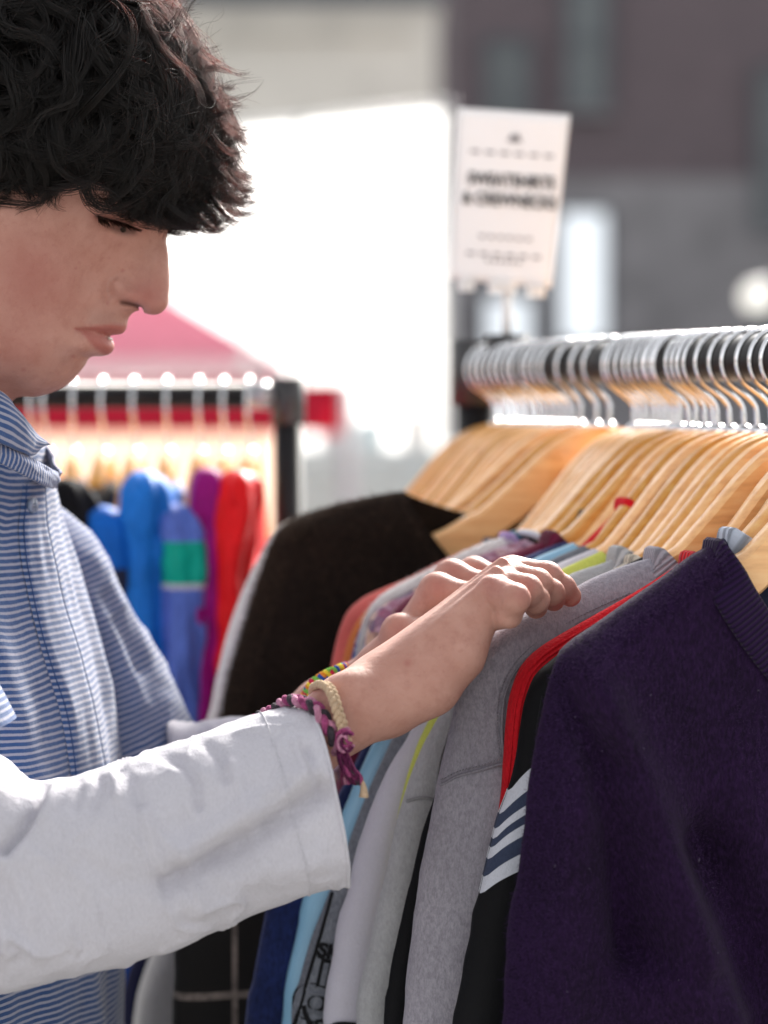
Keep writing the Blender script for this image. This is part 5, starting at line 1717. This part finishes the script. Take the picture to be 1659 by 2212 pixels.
# loose curls of the fringe, flicking outwards
def px_world(p):
    k_ = YH / F_PX
    w3 = np.stack([(p[..., 0] - 829.5) * k_, YH - p[..., 2] * k_, 0 * p[..., 0]], -1)
    dvv = 1106.0 - p[..., 1]
    w3[..., 2] = CAM_Z + (dvv * CP - F_PX * SP) * YH / (dvv * SP + F_PX * CP)
    return w3
def fringe(seed=3, n=210, K=13):
    rg = np.random.default_rng(seed)
    tips = np.array([(478, 120), (500, 165), (545, 168), (515, 215), (508, 262), (530, 300), (542, 335), (548, 372), (549, 405), (546, 432), (532, 455), (508, 474), (475, 490), (440, 502), (405, 503), (380, 496), (350, 484), (300, 478), (262, 476)], float)
    out, rads = [], []
    for j in range(n):
        k = min(int(rg.beta(1.4, 1.1) * 19), 18)
        tip = tips[k] + rg.normal(0, 9, 2)
        if k >= 13:
            tip[1] = min(tip[1], vlim(tip[0]) + 8)
        st_ = np.array([tip[0] - rg.uniform(60, 190), tip[1] - rg.uniform(50, 220)])
        w1 = rg.normal(0, 75) if k < 13 else rg.uniform(60, 190) * (rg.random() < .8)
        w0 = w1 * .9
        ql = to_loc(np.array([st_[0], st_[1], w0]))
        if np.linalg.norm(ql) > 1.16:
            continue
        lift = rg.uniform(20, 55)
        fl = rg.uniform(20, 70)
        up = rg.uniform(-15, 45) if k < 12 else rg.uniform(-25, 18)
        p0 = np.array([*st_, w0]); p3 = np.array([*tip, w1])
        p2 = p3 - np.array([fl, -up, 0]); p1 = p0 + np.array([rg.uniform(30, 90), rg.uniform(20, 80), 0])
        s_ = np.linspace(0, 1, K)[:, None]
        path = p0 * (1 - s_) ** 3 + 3 * p1 * s_ * (1 - s_) ** 2 + 3 * p2 * s_ ** 2 * (1 - s_) + p3 * s_ ** 3
        nn = int(rg.uniform(8, 34))
        off = rg.normal(size=(nn, 1, 3)) * 10
        s1 = s_[None]
        cut = rg.uniform(.8, 1.04, (nn, 1, 1))
        wob = np.sin(s1 * rg.uniform(3, 7) + rg.uniform(0, 6.28, (nn, 1, 1))) * rg.normal(size=(nn, 1, 3)) * 2.5
        strand = path[None] + off * (1 - .80 * s1 ** .7) + wob * s1 + rg.normal(0, 4.5, (nn, 1, 3)) * s1 ** 3
        out.append(strand)
        rads.append(np.tile((.00015 * (1 - .8 * np.linspace(0, 1, K) ** 2.5))[None], (nn, 1)))
    return px_world(np.concatenate(out)), np.concatenate(rads)
h4, r4_ = fringe()
hair_curves('hair', np.concatenate([h1, h2, h3, h4, h5]), np.concatenate([r1_, r2_, r3_, r4_, r5_]), HAIR, person)

# ---- eye, lashes, brow, teeth
EYEW = NT('eye_surface')
EYEW.base((0.02, 0.012, 0.009, 1)).set(Roughness=0.35, Specular_IOR_Level=0.15)
def surf_y(u, v):
    return YH - math.sqrt(max(float(tps(np.array(float(u)), np.array(float(v)))), 0)) / 1000.0
def on_face(u, v, lift=0.0):
    return P(u, v, YH) * [1, 0, 1] + np.array([0, surf_y(u, v) - lift, 0])
th = np.linspace(0, math.pi, 13)
ec = on_face(266, 497) + np.array([0, .0088, 0])
v, f = tube_data(np.stack([ec[0] + 0 * th, ec[1] + 0 * th, ec[2] - .0052 * np.cos(th)], 1), .0052 * np.sin(th) + 1e-4, 24)
mesh_obj('eye', v, f, EYEW.m, person)
lr = np.random.default_rng(2)
lash = []
sl2 = resample(eye_slit, 200)
for k in range(190):
    q = sl2[lr.integers(10, 198)]
    b = on_face(q[0], q[1] - 2, .0006)
    q_ = (q[0] - 232) / 72
    dr = np.array([.10 + .75 * q_ + lr.normal(0, .14), -(.85 + .5 * q_), -(.95 - .25 * q_) + lr.normal(0, .12)])
    dr /= np.linalg.norm(dr)
    L = lr.uniform(.006, .0105)
    s_ = np.linspace(0, 1, 6)[:, None]
    lash.append(b + dr * L * s_ + np.array([.35, -.1, .25]) * L * .4 * s_ ** 2)
lash = np.array(lash)
LASHM = hair_mat('lash_hair', 1.0, .3)
hair_curves('eyelashes', lash, np.tile((.00022 * (1 - .8 * np.linspace(0, 1, 6)))[None], (len(lash), 1)), LASHM, person)
brow = []
bl = resample([(222, 452), (255, 448), (290, 457), (322, 470), (348, 485)], 200)
for k in range(620):
    q = bl[lr.integers(0, 200)] + lr.normal(0, 5.5, 2)
    b = on_face(q[0], q[1], .0002)
    dr = np.array([-.7 + lr.normal(0, .25), -.35, .35 + lr.normal(0, .25)])
    dr /= np.linalg.norm(dr)
    s_ = np.linspace(0, 1, 4)[:, None]
    brow.append(b + dr * lr.uniform(.004, .008) * s_)
brow = np.array(brow)
hair_curves('eyebrow', brow, np.full(brow.shape[:2], .00013), LASHM, person)
TEETH = plain('teeth_enamel', (0.75, 0.72, 0.66, 1), .15, bump=0)
tp = np.array([on_face(236, 729, 0), on_face(241, 730.5, 0), P(244, 732, YH)])
tube('teeth', resample(np.array([P(235, 731, YH - .007), P(239, 732, YH - .005), P(241, 733, YH)]), 12), .0008, TEETH, person, 8)

# ================================================================ CLOTHING
def stripe_mat():
    n = NT('blue_white_stripe_jersey')
    s_ = n.math('FRACT', n.math('DIVIDE', n.math('ADD', n.attr('stripe'), n.math('MULTIPLY', n.noise(140, 2), .0006)), .00375))
    tri = n.math('ABSOLUTE', n.math('SUBTRACT', s_, .5))
    fine = n.noise(1300, 2)
    m = n.ramp(n.math('MULTIPLY_ADD', fine, .10, n.math('SUBTRACT', tri, .05)), [(.25, (0, 0, 0, 1)), (.34, (1, 1, 1, 1))])
    blue = n.ramp(n.noise(40, 3), [(.3, (0.020, 0.056, 0.168, 1)), (.7, (0.034, 0.082, 0.220, 1))])
    c = n.mix(m, blue, (0.29, 0.30, 0.385, 1))
    n.base(c).set(Roughness=.9, Sheen_Weight=.25)
    n.b.inputs['Specular IOR Level'].default_value = .15
    b = n.bump(fine, .35, .001)
    n.bump(n.noise(60, 3), .3, .004, prev=b)
    return n.m
STRIPE = stripe_mat()
polo = empty('polo_shirt', (0, 0, 0))
polo.parent = person
polo['label'] = 'blue and white striped polo shirt'
# torso rings: silhouette on the far side follows the chest outline
zr = np.linspace(1.474, .86, 150)
sil_v = [960, 1020, 1120, 1220, 1350, 1480, 1640, 1800, 2000, 2212, 2800]
sil_u = [95, 112, 132, 168, 206, 240, 262, 274, 268, 262, 262]
Az = np.interp(zr, [.86, 1.0, 1.2, 1.30, 1.35, 1.385, 1.41, 1.43, 1.45, 1.474], [.170, .170, .176, .182, .178, .168, .148, .115, .082, .068])
Bz = np.interp(zr, [.86, 1.0, 1.2, 1.30, 1.35, 1.385, 1.41, 1.43, 1.45, 1.474], [.110, .110, .112, .114, .112, .106, .097, .086, .075, .068])
ker = np.ones(9) / 9
Az, Bz = (np.convolve(np.pad(x, 4, 'edge'), ker, 'valid') for x in (Az, Bz))
ext = np.sqrt((Az * LF[0]) ** 2 + (Bz * FW[0]) ** 2)
yext = TC[1] + (Az ** 2 * LF[0] * LF[1] + Bz ** 2 * FW[0] * FW[1]) / ext
vv_ = np.array([PX(np.array([0, y, z]))[1] for y, z in zip(yext, zr)])
ut = np.interp(vv_, sil_v, sil_u)
cx_ = (ut - 829.5) * yext / F_PX - ext
def torso_pt(zi, ph, lift=0.0):
    """zi: fractional ring index, ph: angle from the chest centre, + to the person's left"""
    z = np.interp(zi, np.arange(150), zr)
    A_, B_, cx = (np.interp(zi, np.arange(150), q) for q in (Az, Bz, cx_))
    w = .0035 * fbm(ph * 5, z * 9, 1.7, seed=3) * np.clip((1.44 - z) / .05, 0, 1)
    # gathers running from the placket and under the arm
    w = w + .0035 * np.exp(-((ph + .55 - (1.40 - z) * 2.2) / .10) ** 2) - .004 * np.exp(-((ph - .42 + (1.42 - z) * .6) / .07) ** 2) * np.clip((1.45 - z) / .05, 0, 1)
    A2, B2 = A_ + w + lift, B_ + w + lift
    return np.stack([cx + FW[0] * B2 * np.cos(ph) + LF[0] * A2 * np.sin(ph), TC[1] + FW[1] * B2 * np.cos(ph) + LF[1] * A2 * np.sin(ph), z], -1)
NPH = 200
phs = np.arange(NPH) / NPH * 2 * math.pi - math.pi
zi_g, ph_g = np.meshgrid(np.arange(150), phs, indexing='ij')
tp_ = torso_pt(zi_g, ph_g)
strp = tp_[..., 2] + .004 * np.cos(ph_g) + .0025 * fbm(ph_g * 3, tp_[..., 2] * 8, seed=6)
mesh_obj('shirt_body', tp_.reshape(-1, 3), grid_faces(150, NPH, True), STRIPE, polo, {'stripe': strp})
# placket: raised strip down the chest centre
zi_p = np.linspace(6, 62, 70)
pw = np.linspace(-.13, .13, 14)
zg, pg = np.meshgrid(zi_p, pw, indexing='ij')
cen = np.interp(zg, [6, 30, 62], [-.10, -.02, .06])
lf = .0030 * (1 - (np.abs(pg) / .13) ** 8) + .0005
pp = torso_pt(zg, cen + pg, lf)
mesh_obj('placket', pp.reshape(-1, 3), grid_faces(70, 14), STRIPE, polo, {'stripe': pp[..., 2] + .0016})
for sd in (-.115, .115):
    q = np.linspace(6, 62, 60)
    tube('placket_seam', torso_pt(q, np.interp(q, [6, 30, 62], [-.10, -.02, .06]) + sd, .0028), .00032, fabric('navy_thread', (0.03, 0.07, 0.2, 1)), polo, 6)
# button
bz_i = float(np.interp(-(P(36, 1100, 1.35)[2]), -zr, np.arange(150)))
BTN = plain('grey_blue_button', (0.20, 0.24, 0.33, 1), .3, bump=0)
bph = -.16
bc = torso_pt(np.array(bz_i), np.array(bph), .0045)
nrm_b = torso_pt(np.array(bz_i), np.array(bph), .02) - bc
nrm_b /= np.linalg.norm(nrm_b)
rb = 16.5 * 1.36 / F_PX
bt = tube('button', [bc - nrm_b * .0012, bc + nrm_b * .0010, bc + nrm_b * .0016, bc + nrm_b * .0012, bc + nrm_b * .0011], [rb, rb, rb * .88, rb * .72, rb * .05], BTN, polo, 32)
e1b = np.cross(nrm_b, [0, 0, 1.0]); e1b /= np.linalg.norm(e1b)
e2b = np.cross(nrm_b, e1b)
for sx, sy in ((1, 1), (1, -1), (-1, 1), (-1, -1)):
    c = bc + nrm_b * .0012 + (e1b * sx + e2b * sy) * rb * .2
    tube('button_hole', [c, c + nrm_b * .0003], rb * .1, plain('dark_thread', (0.02, 0.03, 0.06, 1), .8, bump=0), bt, 8)
# collar: stand and folded leaf
def ribbon(name, top, bot, mat, parent, n=90, m=14, stripe_dir='along', th=.0016, bulge=.003, wav=.001):
    t_, b_ = resample(top, n), resample(bot, n)
    s_ = np.linspace(0, 1, m)
    g = t_[:, None] * (1 - s_)[None, :, None] + b_[:, None] * s_[None, :, None]
    nr = np.cross(np.gradient(t_, axis=0), b_ - t_)
    nr /= np.linalg.norm(nr, axis=1, keepdims=True) + 1e-9
    if nr[n // 2, 1] > 0:
        nr = -nr
    g = g + nr[:, None] * (bulge * np.sin(s_ * math.pi))[None, :, None] + nr[:, None] * (wav * fbm(np.linspace(0, 5, n)[:, None] + 0 * s_[None], s_[None] * 2 + 0 * np.linspace(0, 5, n)[:, None]))[..., None]
    L = np.linalg.norm(b_ - t_, axis=1)
    if stripe_dir == 'along':
        st_ = L.mean() * s_[None] * 1.0 + 0 * L[:, None]
    else:
        ln = np.concatenate([[0], np.cumsum(np.linalg.norm(np.diff(t_, axis=0), axis=1))])
        st_ = ln[:, None] + 0 * s_[None]
    back_ = g - nr[:, None] * th
    ring = np.concatenate([g, back_[:, ::-1]], 1)
    st2 = np.concatenate([st_, st_[:, ::-1]], 1)
    f = grid_faces(n, 2 * m, True)
    e = [np.arange(2 * m), (n - 1) * 2 * m + np.arange(2 * m)]
    caps = np.array([[q[k], q[k + 1], q[2 * m - 2 - k], q[2 * m - 1 - k]] for q in e for k in range(m - 1)])
    return mesh_obj(name, ring.reshape(-1, 3), np.vstack([f, caps]), mat, parent, {'stripe': st2})
ribbon('collar_stand', [P(-190, 900, 1.30), P(-90, 918, 1.305), P(0, 948, 1.322), P(62, 984, 1.348), P(105, 1008, 1.372), P(124, 1020, 1.395)],
       [P(-190, 985, 1.29), P(-90, 985, 1.30), P(0, 1000, 1.32), P(60, 1030, 1.345), P(100, 1050, 1.37), P(120, 1056, 1.395)], STRIPE, polo, stripe_dir='across', bulge=.0015)
ribbon('collar_leaf', [P(-190, 800, 1.315), P(-90, 812, 1.315), P(0, 842, 1.325), P(45, 888, 1.342), P(78, 932, 1.360), P(94, 956, 1.372)],
       [P(-190, 925, 1.285), P(-90, 935, 1.292), P(-10, 950, 1.308), P(40, 972, 1.33), P(72, 984, 1.352), P(92, 964, 1.371)], STRIPE, polo, stripe_dir='along', bulge=.004)
ribbon('collar_stand', [P(124, 1020, 1.395), P(112, 990, 1.42), P(90, 960, 1.45), P(40, 930, 1.48)], [P(120, 1056, 1.395), P(118, 1040, 1.42), P(110, 1020, 1.45), P(70, 1000, 1.48)], STRIPE, polo, stripe_dir='across', bulge=.001)
# tubes described by their upper and lower outline
def outline_tube(name, rings, mat, parent, n=120, m=72, folds=(), noise=.002, seed=1, stripe0=0.0, freq=30, crease=None, sk=1.0):
    """rings: (top u, v, bottom u, v, Y, half depth m, near shift px)"""
    r = resample(rings, n)
    T_ = np.array([P(q[0], q[1], q[4]) for q in r])
    B_ = np.array([P(q[2], q[3], q[4]) for q in r])
    mid, hv = (T_ + B_) / 2, (T_ - B_) / 2
    dv = np.stack([r[:, 6] * r[:, 4] / F_PX, -r[:, 5], 0 * r[:, 5]], 1)
    ph = np.arange(m) / m * 2 * math.pi
    cs, sn = np.cos(ph), np.sin(ph)
    pts = mid[:, None] + hv[:, None] * (np.sign(cs) * np.abs(cs) ** sk)[None, :, None] + dv[:, None] * (np.sign(sn) * np.abs(sn) ** sk)[None, :, None]
    nr = pts - mid[:, None]
    nr /= np.linalg.norm(nr, axis=-1, keepdims=True)
    u_, v_ = PX(pts)
    near = np.clip(sn, 0, 1)[None] ** .5
    d_ = noise * fbm(pts[..., 0] * freq, pts[..., 1] * freq, pts[..., 2] * freq, seed=seed)
    for pl, amp, wd in folds:
        d_ = d_ + amp * np.exp(-(seg_dist(u_, v_, pl) / wd) ** 2) * near
    if crease:
        s1 = np.linspace(0, 1, n)[:, None] * crease[1]
        pz = ph[None]
        wx = 1.1 * fbm(s1 * .45, np.cos(pz) * 1.3, np.sin(pz) * 1.3, seed=seed + 4)
        nz = fbm(s1 + wx, np.cos(pz) * 1.25 + .25 * s1, np.sin(pz) * 1.25 - .15 * s1, seed=seed + 9, o=2)
        rg_ = (1 - np.abs(nz)) ** 3
        msk = np.clip(.5 + .9 * fbm(s1 * .3, np.cos(pz) * .9, np.sin(pz) * .9, seed=seed + 14, o=2), .12, 1)
        d_ = d_ + crease[0] * (rg_ - .45) * msk * (.3 + .7 * np.clip(np.abs(sn), 0, 1)[None] ** .7)
    pts = pts + nr * d_[..., None]
    ln = np.concatenate([[0], np.cumsum(np.linalg.norm(np.diff(mid, axis=0), axis=1))])
    st_ = stripe0 + ln[:, None] + .012 * sn[None] * 0 + 0 * cs[None] + .0012 * fbm(u_ * .01, v_ * .01, seed=2)
    o = mesh_obj(name, pts.reshape(-1, 3), grid_faces(n, m, True), mat, parent, {'stripe': st_})
    return o, pts
def axis_rings(a, b, ra, rb, Ya, Yb, n=6, flare=0.0, capf=0.0):
    a, b = np.array(a, float), np.array(b, float)
    d_ = (b - a) / np.linalg.norm(b - a)
    nn = np.array([d_[1], -d_[0]])
    out = []
    for k in range(n):
        s_ = k / (n - 1)
        Y_ = Ya + (Yb - Ya) * s_
        r_ = (ra + (rb - ra) * s_ + flare * s_ ** 6) * (min(1.0, .12 + math.sqrt(s_ / capf)) if capf else 1.0)
        rp = r_ * F_PX / Y_
        c = a + (b - a) * s_
        out.append((c[0] + nn[0] * rp, c[1] + nn[1] * rp, c[0] - nn[0] * rp, c[1] - nn[1] * rp, Y_, r_, 0))
    return out
# left (far) striped sleeve and the white sleeve under it
outline_tube('sleeve', axis_rings((25, 1075), (262, 1645), .040, .053, 1.575, 1.555, 14, capf=.42), STRIPE, polo, noise=.0035, seed=8, freq=16, crease=(.003, 8.0),
             folds=[([(190, 1290), (260, 1400), (300, 1520)], .004, 22), ([(230, 1290), (300, 1440)], -.004, 18)])
# right (near) striped sleeve
outline_tube('sleeve', axis_rings((-330, 1270), (-175, 1640), .050, .053, 1.285, 1.262, 8), STRIPE, polo, noise=.002, seed=18, freq=16)
undr = empty('undershirt', (0, 0, 0))
undr.parent = person
undr['label'] = 'white long sleeved cotton shirt worn under the polo'
M_WS = fabric('white_cotton_jersey', (0.585, 0.57, 0.625, 1), var=.10, scale=900, sheen=.15, bump=.5, slub=2.0, trans=.05)
outline_tube('sleeve', axis_rings((180, 1470), (330, 1745), .045, .046, 1.562, 1.552, 5)[:-1] + axis_rings((335, 1712), (650, 1628), .045, .024, 1.55, 1.47, 6)[1:-1], M_WS, undr, noise=.003, seed=28, freq=22, crease=(.004, 9.0))
near_rings = [(-330, 1480, -420, 1900, 1.262, .050, 0), (-230, 1560, -250, 2110, 1.256, .052, 0), (-110, 1610, -80, 2158, 1.254, .052, 0), (0, 1648, 12, 2137, 1.256, .051, 4), (60, 1688, 112, 2114, 1.257, .050, 8), (130, 1682, 215, 2092, 1.259, .049, 10), (200, 1666, 305, 2064, 1.261, .048, 12),
              (270, 1652, 390, 2034, 1.263, .047, 14), (345, 1626, 470, 2003, 1.265, .046, 16), (430, 1592, 550, 1968, 1.268, .045, 20), (515, 1562, 620, 1940, 1.270, .044, 26), (590, 1534, 680, 1918, 1.273, .044, 30), (640, 1523, 718, 1908, 1.275, .044, 34), (660, 1521, 736, 1903, 1.276, .044, 36)]
sl_folds = [([(362, 1912), (440, 1870), (525, 1822), (610, 1765), (690, 1712)], -.0115, 24), ([(400, 1840), (500, 1780), (600, 1720), (660, 1680)], .0075, 32),
            ([(312, 1755), (335, 1830), (365, 1912)], .0030, 14), ([(95, 1694), (78, 1735), (40, 1790), (8, 1835)], -.0085, 13), ([(120, 1690), (110, 1720), (90, 1760)], .004, 14),
            ([(165, 1668), (172, 1700), (160, 1740)], -.0025, 12), ([(205, 1664), (215, 1695), (200, 1740)], -.003, 13), ([(255, 1655), (285, 1690), (300, 1730)], -.003, 15), ([(232, 1660), (250, 1690), (250, 1720)], .003, 10),
            ([(345, 1628), (395, 1650), (425, 1690), (430, 1740)], -.004, 12), ([(430, 1595), (470, 1625), (490, 1680)], -.0035, 13), ([(500, 1650), (525, 1720), (540, 1780)], .003, 14), ([(560, 1740), (555, 1800), (500, 1835)], .0022, 12),
            ([(660, 1620), (672, 1665), (686, 1690)], -.0035, 13), ([(640, 1600), (655, 1650), (665, 1690)], .003, 10), ([(620, 1690), (600, 1720), (560, 1740)], -.003, 10),
            ([(10, 1850), (60, 1960), (75, 2050)], .003, 20), ([(180, 1860), (240, 1900), (330, 1900)], -.002, 20), ([(430, 1960), (540, 1900), (690, 1850)], .003, 30)]
ns, ns_pts = outline_tube('sleeve', near_rings, M_WS, undr, n=260, m=180, folds=sl_folds, noise=.0018, seed=5, freq=20, sk=.72, crease=(.0056, 19.0))
# hem of the near sleeve: turned edge and stitch line
HEMT = fabric('white_thread', (0.64, 0.63, 0.68, 1))
edge = ns_pts[-1]
v, f = tube_data(np.vstack([edge]), .0011, 8, closed=True)
mesh_obj('hem', v, f, M_WS, undr)
k_st = 240
stp_ = ns_pts[k_st]
cen_ = stp_.mean(0)
stp_ = stp_ + (stp_ - cen_) / np.linalg.norm(stp_ - cen_, axis=1, keepdims=True) * .0003
v, f = tube_data(stp_, .00032, 6, closed=True)
mesh_obj('stitching', v, f, HEMT, undr)
inner = [cen_ + (ns_pts[k] - cen_) * .97 for k in range(200, 260)]

# ---- trousers and shoes (below the picture)
DENIM = fabric('dark_denim', (0.02, 0.03, 0.06, 1))
tr = empty('trousers', (0, 0, 0))
tr.parent = person
for sgn in (-1, 1):
    top = TC + LF * .085 * sgn
    tube('trouser_leg', [top + [0, 0, .93], top + [.0, 0, .8], top + [.03, 0, .48], top + [0, 0, .08]], [.10, .092, .068, .060], DENIM, tr, 24)
    sh = empty('shoe', (0, 0, 0))
    sh.parent = person
    c = TC + LF * .085 * sgn + FW * .05
    ths = np.linspace(0, math.pi, 12)
    vv, ff = tube_data(np.stack([c[0] - FW[0] * .14 * np.cos(ths), c[1] - FW[1] * .14 * np.cos(ths), .045 + .02 * np.cos(ths)], 1), .046 * np.sin(ths) ** .5 + .002, 16)
    vv[:, 2] = np.maximum(vv[:, 2], .004)
    mesh_obj('upper', vv, ff, M_BLACK, sh)

# ================================================================ BRACELETS
def braid(name, path, width, mats, parent, strands=3, per=.012, r=None, n=260, fuzz=0.0, seed=1):
    path = resample(path, n)
    t_, nr, bi = frames(path)
    ln = np.concatenate([[0], np.cumsum(np.linalg.norm(np.diff(path, axis=0), axis=1))])
    e = empty(name, (0, 0, 0))
    e.parent = parent
    for k in range(strands):
        ph = ln / per * 2 * math.pi + k * 2 * math.pi / strands
        c = path + bi * (np.sin(ph) * width * .42)[:, None] + nr * (np.sin(2 * ph) * width * .22)[:, None]
        rr = (r or width * .30) * (1 + .12 * vnoise(ln * 900, k * 3.0, seed=seed))
        v, f = tube_data(c, rr, 9)
        mesh_obj('strand', v, f, mats[k % len(mats)], e)
    return e
M_MG = fabric('magenta_yarn', (0.33, 0.06, 0.17, 1), var=.6, scale=700, sheen=.5, bump=.9)
M_MG2 = fabric('dark_plum_yarn', (0.10, 0.012, 0.055, 1), var=.6, scale=700, sheen=.5, bump=.9)
M_PK = fabric('pink_yarn', (0.52, 0.22, 0.33, 1), var=.5, scale=700, sheen=.5, bump=.9)
M_CH = fabric('charcoal_yarn', (0.045, 0.035, 0.045, 1), var=.5, scale=700, sheen=.4, bump=.9)
M_BG = fabric('beige_cord', (0.56, 0.40, 0.27, 1), var=.3, scale=900, sheen=.3, bump=.8)
def bp(cx, cy, Y):         # coordinates of the wrist study -> world
    return P(564.06 + .18 * cx, 1426.7 + .18 * cy, Y)
b1_ = braid('magenta_bracelet', [bp(-60, 720, 1.312), bp(60, 640, 1.300), bp(200, 580, 1.288), bp(330, 480, 1.277), bp(480, 490, 1.262), bp(620, 540, 1.254), bp(720, 640, 1.249), bp(790, 760, 1.247), bp(850, 880, 1.246), bp(900, 980, 1.247), bp(930, 1100, 1.250)], .0062, [M_MG, M_PK, M_CH], person, per=.020)
b1_['label'] = 'braided magenta and charcoal yarn bracelet'
# the knot and its tails
kn = empty('bracelet_knot', (0, 0, 0))
kn.parent = person
kn['label'] = 'knotted magenta yarn end of the bracelet'
kr = np.random.default_rng(4)
for k in range(7):
    c = bp(1030 + kr.normal(0, 22), 960 + kr.normal(0, 25), 1.243 + kr.normal(0, .0012))
    a_ = np.linspace(.3, 5.2, 26) + kr.uniform(0, .6)
    R_ = .0042 * (1 - .09 * k)
    tube('yarn', np.stack([c[0] + R_ * 1.0 * np.cos(a_), c[1] - .001 * np.sin(a_ * 1.5) - .0005 * k, c[2] - R_ * 1.5 * np.sin(a_)], 1), .00095, [M_PK, M_MG, M_MG, M_MG2][k % 4], kn, 7)
for k in range(13):
    x0 = kr.uniform(-60, 70)
    pth = [bp(960 + x0 * .6, 1060, 1.2445 + kr.normal(0, .001)), bp(985 + x0, 1180, 1.243 + kr.normal(0, .0015)), bp(1040 + x0 * 1.1, 1310, 1.243 + kr.normal(0, .0015)), bp(1110 + x0 * 1.2, 1400 + kr.uniform(-20, 30), 1.244), bp(1150 + x0 * .8, 1480 + kr.uniform(-40, 30), 1.245)]
    tube('yarn', resample(pth, 30), .0012, [M_MG2, M_MG, M_MG2, M_CH][k % 4], kn, 7)
for k in range(6):
    x0 = kr.uniform(-30, 60)
    tube('yarn', resample([bp(960 + x0, 1150, 1.245), bp(975 + x0, 1280, 1.2445), bp(985 + x0, 1400, 1.245), bp(1000 + x0, 1480, 1.246)], 24), .0012, [M_MG, M_MG2, M_PK][k % 3], kn, 7)
tube('cord_end', resample([bp(1200, 1420, 1.245), bp(1225, 1500, 1.2445), bp(1235, 1580, 1.244), bp(1232, 1640, 1.244)], 16), np.linspace(.0009, .0026, 16), M_BG, kn, 9)
b2_ = braid('beige_bracelet', [bp(690, 420, 1.300), bp(640, 390, 1.290), bp(650, 330, 1.278), bp(720, 290, 1.266), bp(800, 320, 1.257), bp(865, 430, 1.250), bp(905, 560, 1.2465), bp(945, 690, 1.2455), bp(980, 810, 1.2450), bp(1000, 900, 1.2455), bp(1030, 1000, 1.248)], .0046, [M_BG], person, per=.0105)
b2_['label'] = 'plaited beige cord bracelet'
cb = [fabric('yarn_' + n_, c_, var=.2, bump=.6) for n_, c_ in (('orange', (.75, .25, .03, 1)), ('blue', (.03, .09, .4, 1)), ('green', (.2, .5, .08, 1)), ('red', (.6, .03, .08, 1)), ('yellow', (.8, .6, .05, 1)))]
pth = resample([bp(540, 430, 1.405), bp(590, 340, 1.398), bp(640, 270, 1.394), bp(740, 200, 1.394), bp(850, 145, 1.396), bp(940, 110, 1.402), bp(1000, 90, 1.415)], 120)
cbk = empty('rainbow_bracelet', (0, 0, 0))
cbk.parent = person
cbk['label'] = 'multicoloured braided bracelet on the far wrist'
t_, nr_, bi_ = frames(pth)
for k in range(3):
    a_ = np.linspace(0, 16 * math.pi, 120) + k * 2.1
    c = pth + bi_ * (np.sin(a_) * .0026)[:, None] + nr_ * (np.cos(a_) * .0014)[:, None]
    for j in range(0, 116, 8):
        v, f = tube_data(c[j:j + 9], .0015, 7)
        mesh_obj('strand', v, f, cb[(j // 8 + k * 2) % 5], cbk)
